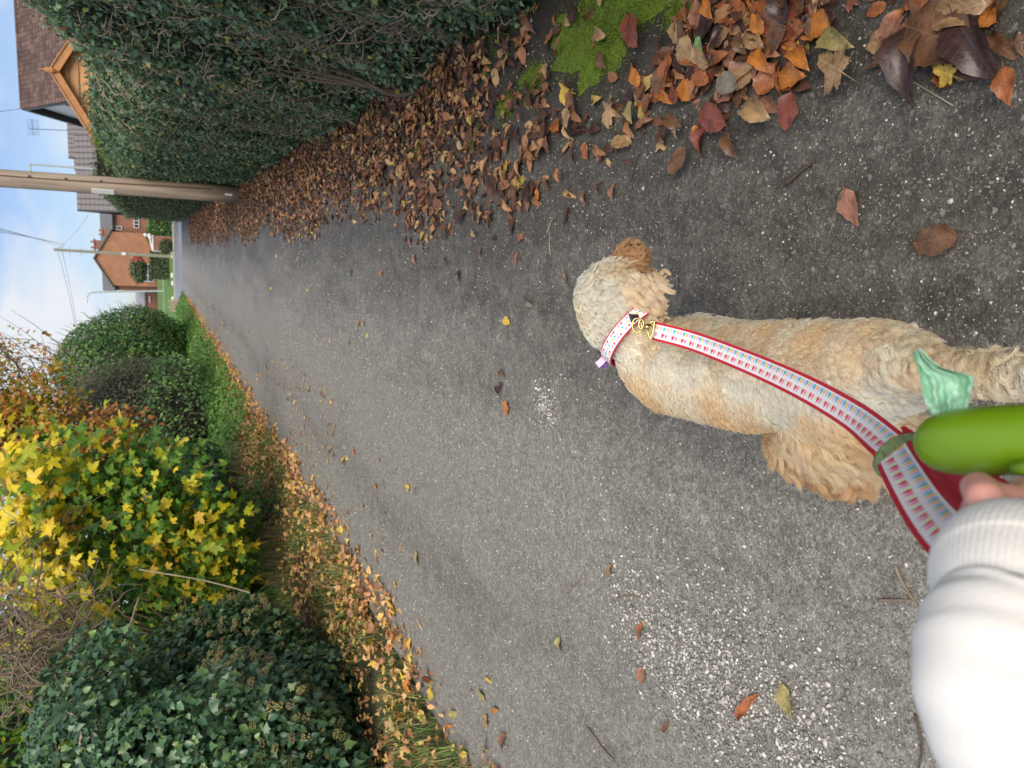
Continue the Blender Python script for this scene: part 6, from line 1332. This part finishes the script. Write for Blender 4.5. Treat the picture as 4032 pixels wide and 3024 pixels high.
for i in range(nu-1):
    for j in range(nv_-1): q = i*nv_+j; T += [(q, q+nv_, q+nv_+1), (q, q+nv_+1, q+1)]
sb = empty('waste_bag', tuple(lp(2040, 830, .56)), 'crumpled mint green bag pulled halfway out of the dispenser', 'bag')
obj('film', mesh_np('film', V, T), m_mint, sb)

# ================================================================== THE PERSON: hand and sleeve
m_skinp = plain('skin', (.74, .36, .30), .5, .10, 20, bmp=.05); m_skinp.node_tree.nodes['Principled BSDF'].inputs['Subsurface Weight'].default_value = .15; m_skinp.node_tree.nodes['Principled BSDF'].inputs['Subsurface Radius'].default_value = (.02, .006, .004)
m_cloth = plain('white_fleece', (.87, .85, .80), .95, .03, 420, bmp=.4, bd=.001); m_cuff = plain('white_ribbed_cuff', (.87, .85, .80), .95, .04, 200, bmp=.6, bd=.001, stretch=(1, 1, 1))
pe = empty('person', tuple(lp(2180, 1300, .40)), 'person in a white fleece sleeve holding the leash, only one hand and forearm seen', 'person')
hand = [
 [(lp(2260, 1300, .42), .026), (lp(2190, 1190, .45), .030), (lp(2170, 1130, .465), .026)],
 [(lp(2240, 1270, .43), .027), (lp(2240, 1160, .455), .027), (lp(2245, 1120, .47), .024)],
 # four fingers curling round the strap and the thumb closing from the side
 [(lp(2160, 1140, .450), .0112), (lp(2125, 1075, .452), .0112), (lp(2112, 1052, .470), .0104), (lp(2150, 1070, .512), .0085), (lp(2175, 1110, .515), .0075)],
 [(lp(2225, 1130, .460), .0112), (lp(2222, 1080, .464), .0110), (lp(2215, 1062, .482), .0102), (lp(2232, 1075, .52), .0087), (lp(2240, 1115, .522), .0078)],
 [(lp(2275, 1130, .470), .0105), (lp(2290, 1080, .482), .0100), (lp(2290, 1058, .502), .0094), (lp(2295, 1080, .52), .0085), (lp(2297, 1115, .522), .0076)],
 [(lp(2320, 1145, .470), .0095), (lp(2345, 1100, .482), .009), (lp(2345, 1080, .50), .0085), (lp(2345, 1100, .515), .0078), (lp(2340, 1128, .518), .007)],
 [(lp(2150, 1240, .43), .015), (lp(2128, 1190, .435), .012), (lp(2150, 1150, .437), .0105), (lp(2185, 1125, .442), .0095)],
]
hm = balls(hand); tmp = bpy.data.objects.new('hand', hm); COL.objects.link(tmp); md = tmp.modifiers.new('r', 'REMESH'); md.mode = 'VOXEL'; md.voxel_size = .0022; md.use_smooth_shade = True; s_ = tmp.modifiers.new('s', 'SMOOTH'); s_.factor = .7; s_.iterations = 6
dg_ = bpy.context.evaluated_depsgraph_get(); dg_.update(); hme = bpy.data.meshes.new_from_object(tmp.evaluated_get(dg_)); bpy.data.objects.remove(tmp); hme.materials.clear(); hme.materials.append(m_skinp); obj('hand', hme, m_skinp, pe)
def loft(name, st, mat, parent, sides=64, fold=0.0, ribs=0, creases=()):
    """rings: centre, radius; creases are soft grooves running round part of the sleeve"""
    NR = 110; C_ = crom([s_[0] for s_ in st], NR); Rr = crom([[s_[1]] for s_ in st], NR)[:, 0]; tg = nlz(np.gradient(C_, axis=0)); vdir = nlz(CC-C_); a_ = nlz(np.cross(tg, vdir)); b_ = nlz(np.cross(a_, tg))
    th = np.arange(sides)*2*np.pi/sides; q = (np.arange(NR)/(NR-1))[:, None]; T_ = th[None]
    rr = Rr[:, None]*(1+fold*np.sin(q*21+2.2*np.sin(T_))*.5+fold*.5*np.sin(q*11+3*T_)+fold*.4*np.sin(q*47+5*np.sin(T_+1)))
    if ribs: rr = rr+.00014*np.cos(T_*ribs)*np.clip(q*8, 0, 1)
    for s0, k0, t0, wq, wt, dp in creases: rr = rr*(1-dp*np.exp(-((q-s0-k0*np.sin((T_-t0)))/wq)**2)*np.exp(-((np.angle(np.exp(1j*(T_-t0))))/wt)**2)+.5*dp*np.exp(-((q-s0-1.7*wq-k0*np.sin((T_-t0)))/wq)**2)*np.exp(-((np.angle(np.exp(1j*(T_-t0))))/wt)**2))
    V = (C_[:, None]+rr[:, :, None]*(np.cos(th)[None, :, None]*a_[:, None]+np.sin(th)[None, :, None]*b_[:, None])).reshape(-1, 3)
    i = np.arange(NR-1)[:, None]*sides; j = np.arange(sides)[None]; k = (j+1) % sides; T = np.r_[np.c_[(i+j).ravel(), (i+k).ravel(), (i+sides+k).ravel()], np.c_[(i+j).ravel(), (i+sides+k).ravel(), (i+sides+j).ravel()]]
    return obj(name, mesh_np(name, V, T), mat, parent)
loft('cuff', [(lp(2200, 1250, .425), .032), (lp(2200, 1214, .43), .036), (lp(2196, 1216, .43), .0400), (lp(2190, 1236, .42), .0425), (lp(2186, 1266, .41), .0420), (lp(2184, 1298, .40), .0380), (lp(2186, 1335, .395), .0325)], m_cuff, pe, sides=420, ribs=70)
loft('sleeve', [(lp(2190, 1290, .398), .026), (lp(2190, 1306, .396), .033), (lp(2188, 1330, .392), .0405), (lp(2190, 1385, .384), .0468), (lp(2200, 1460, .375), .0495), (lp(2235, 1560, .365), .050), (lp(2290, 1680, .355), .051), (lp(2400, 1850, .34), .055)], m_cloth, pe, sides=128, fold=.02, creases=((.34, .16, 2.2, .030, 1.1, .11), (.22, .04, 1.3, .02, .6, .04), (.64, .12, 2.1, .04, .8, .05)))
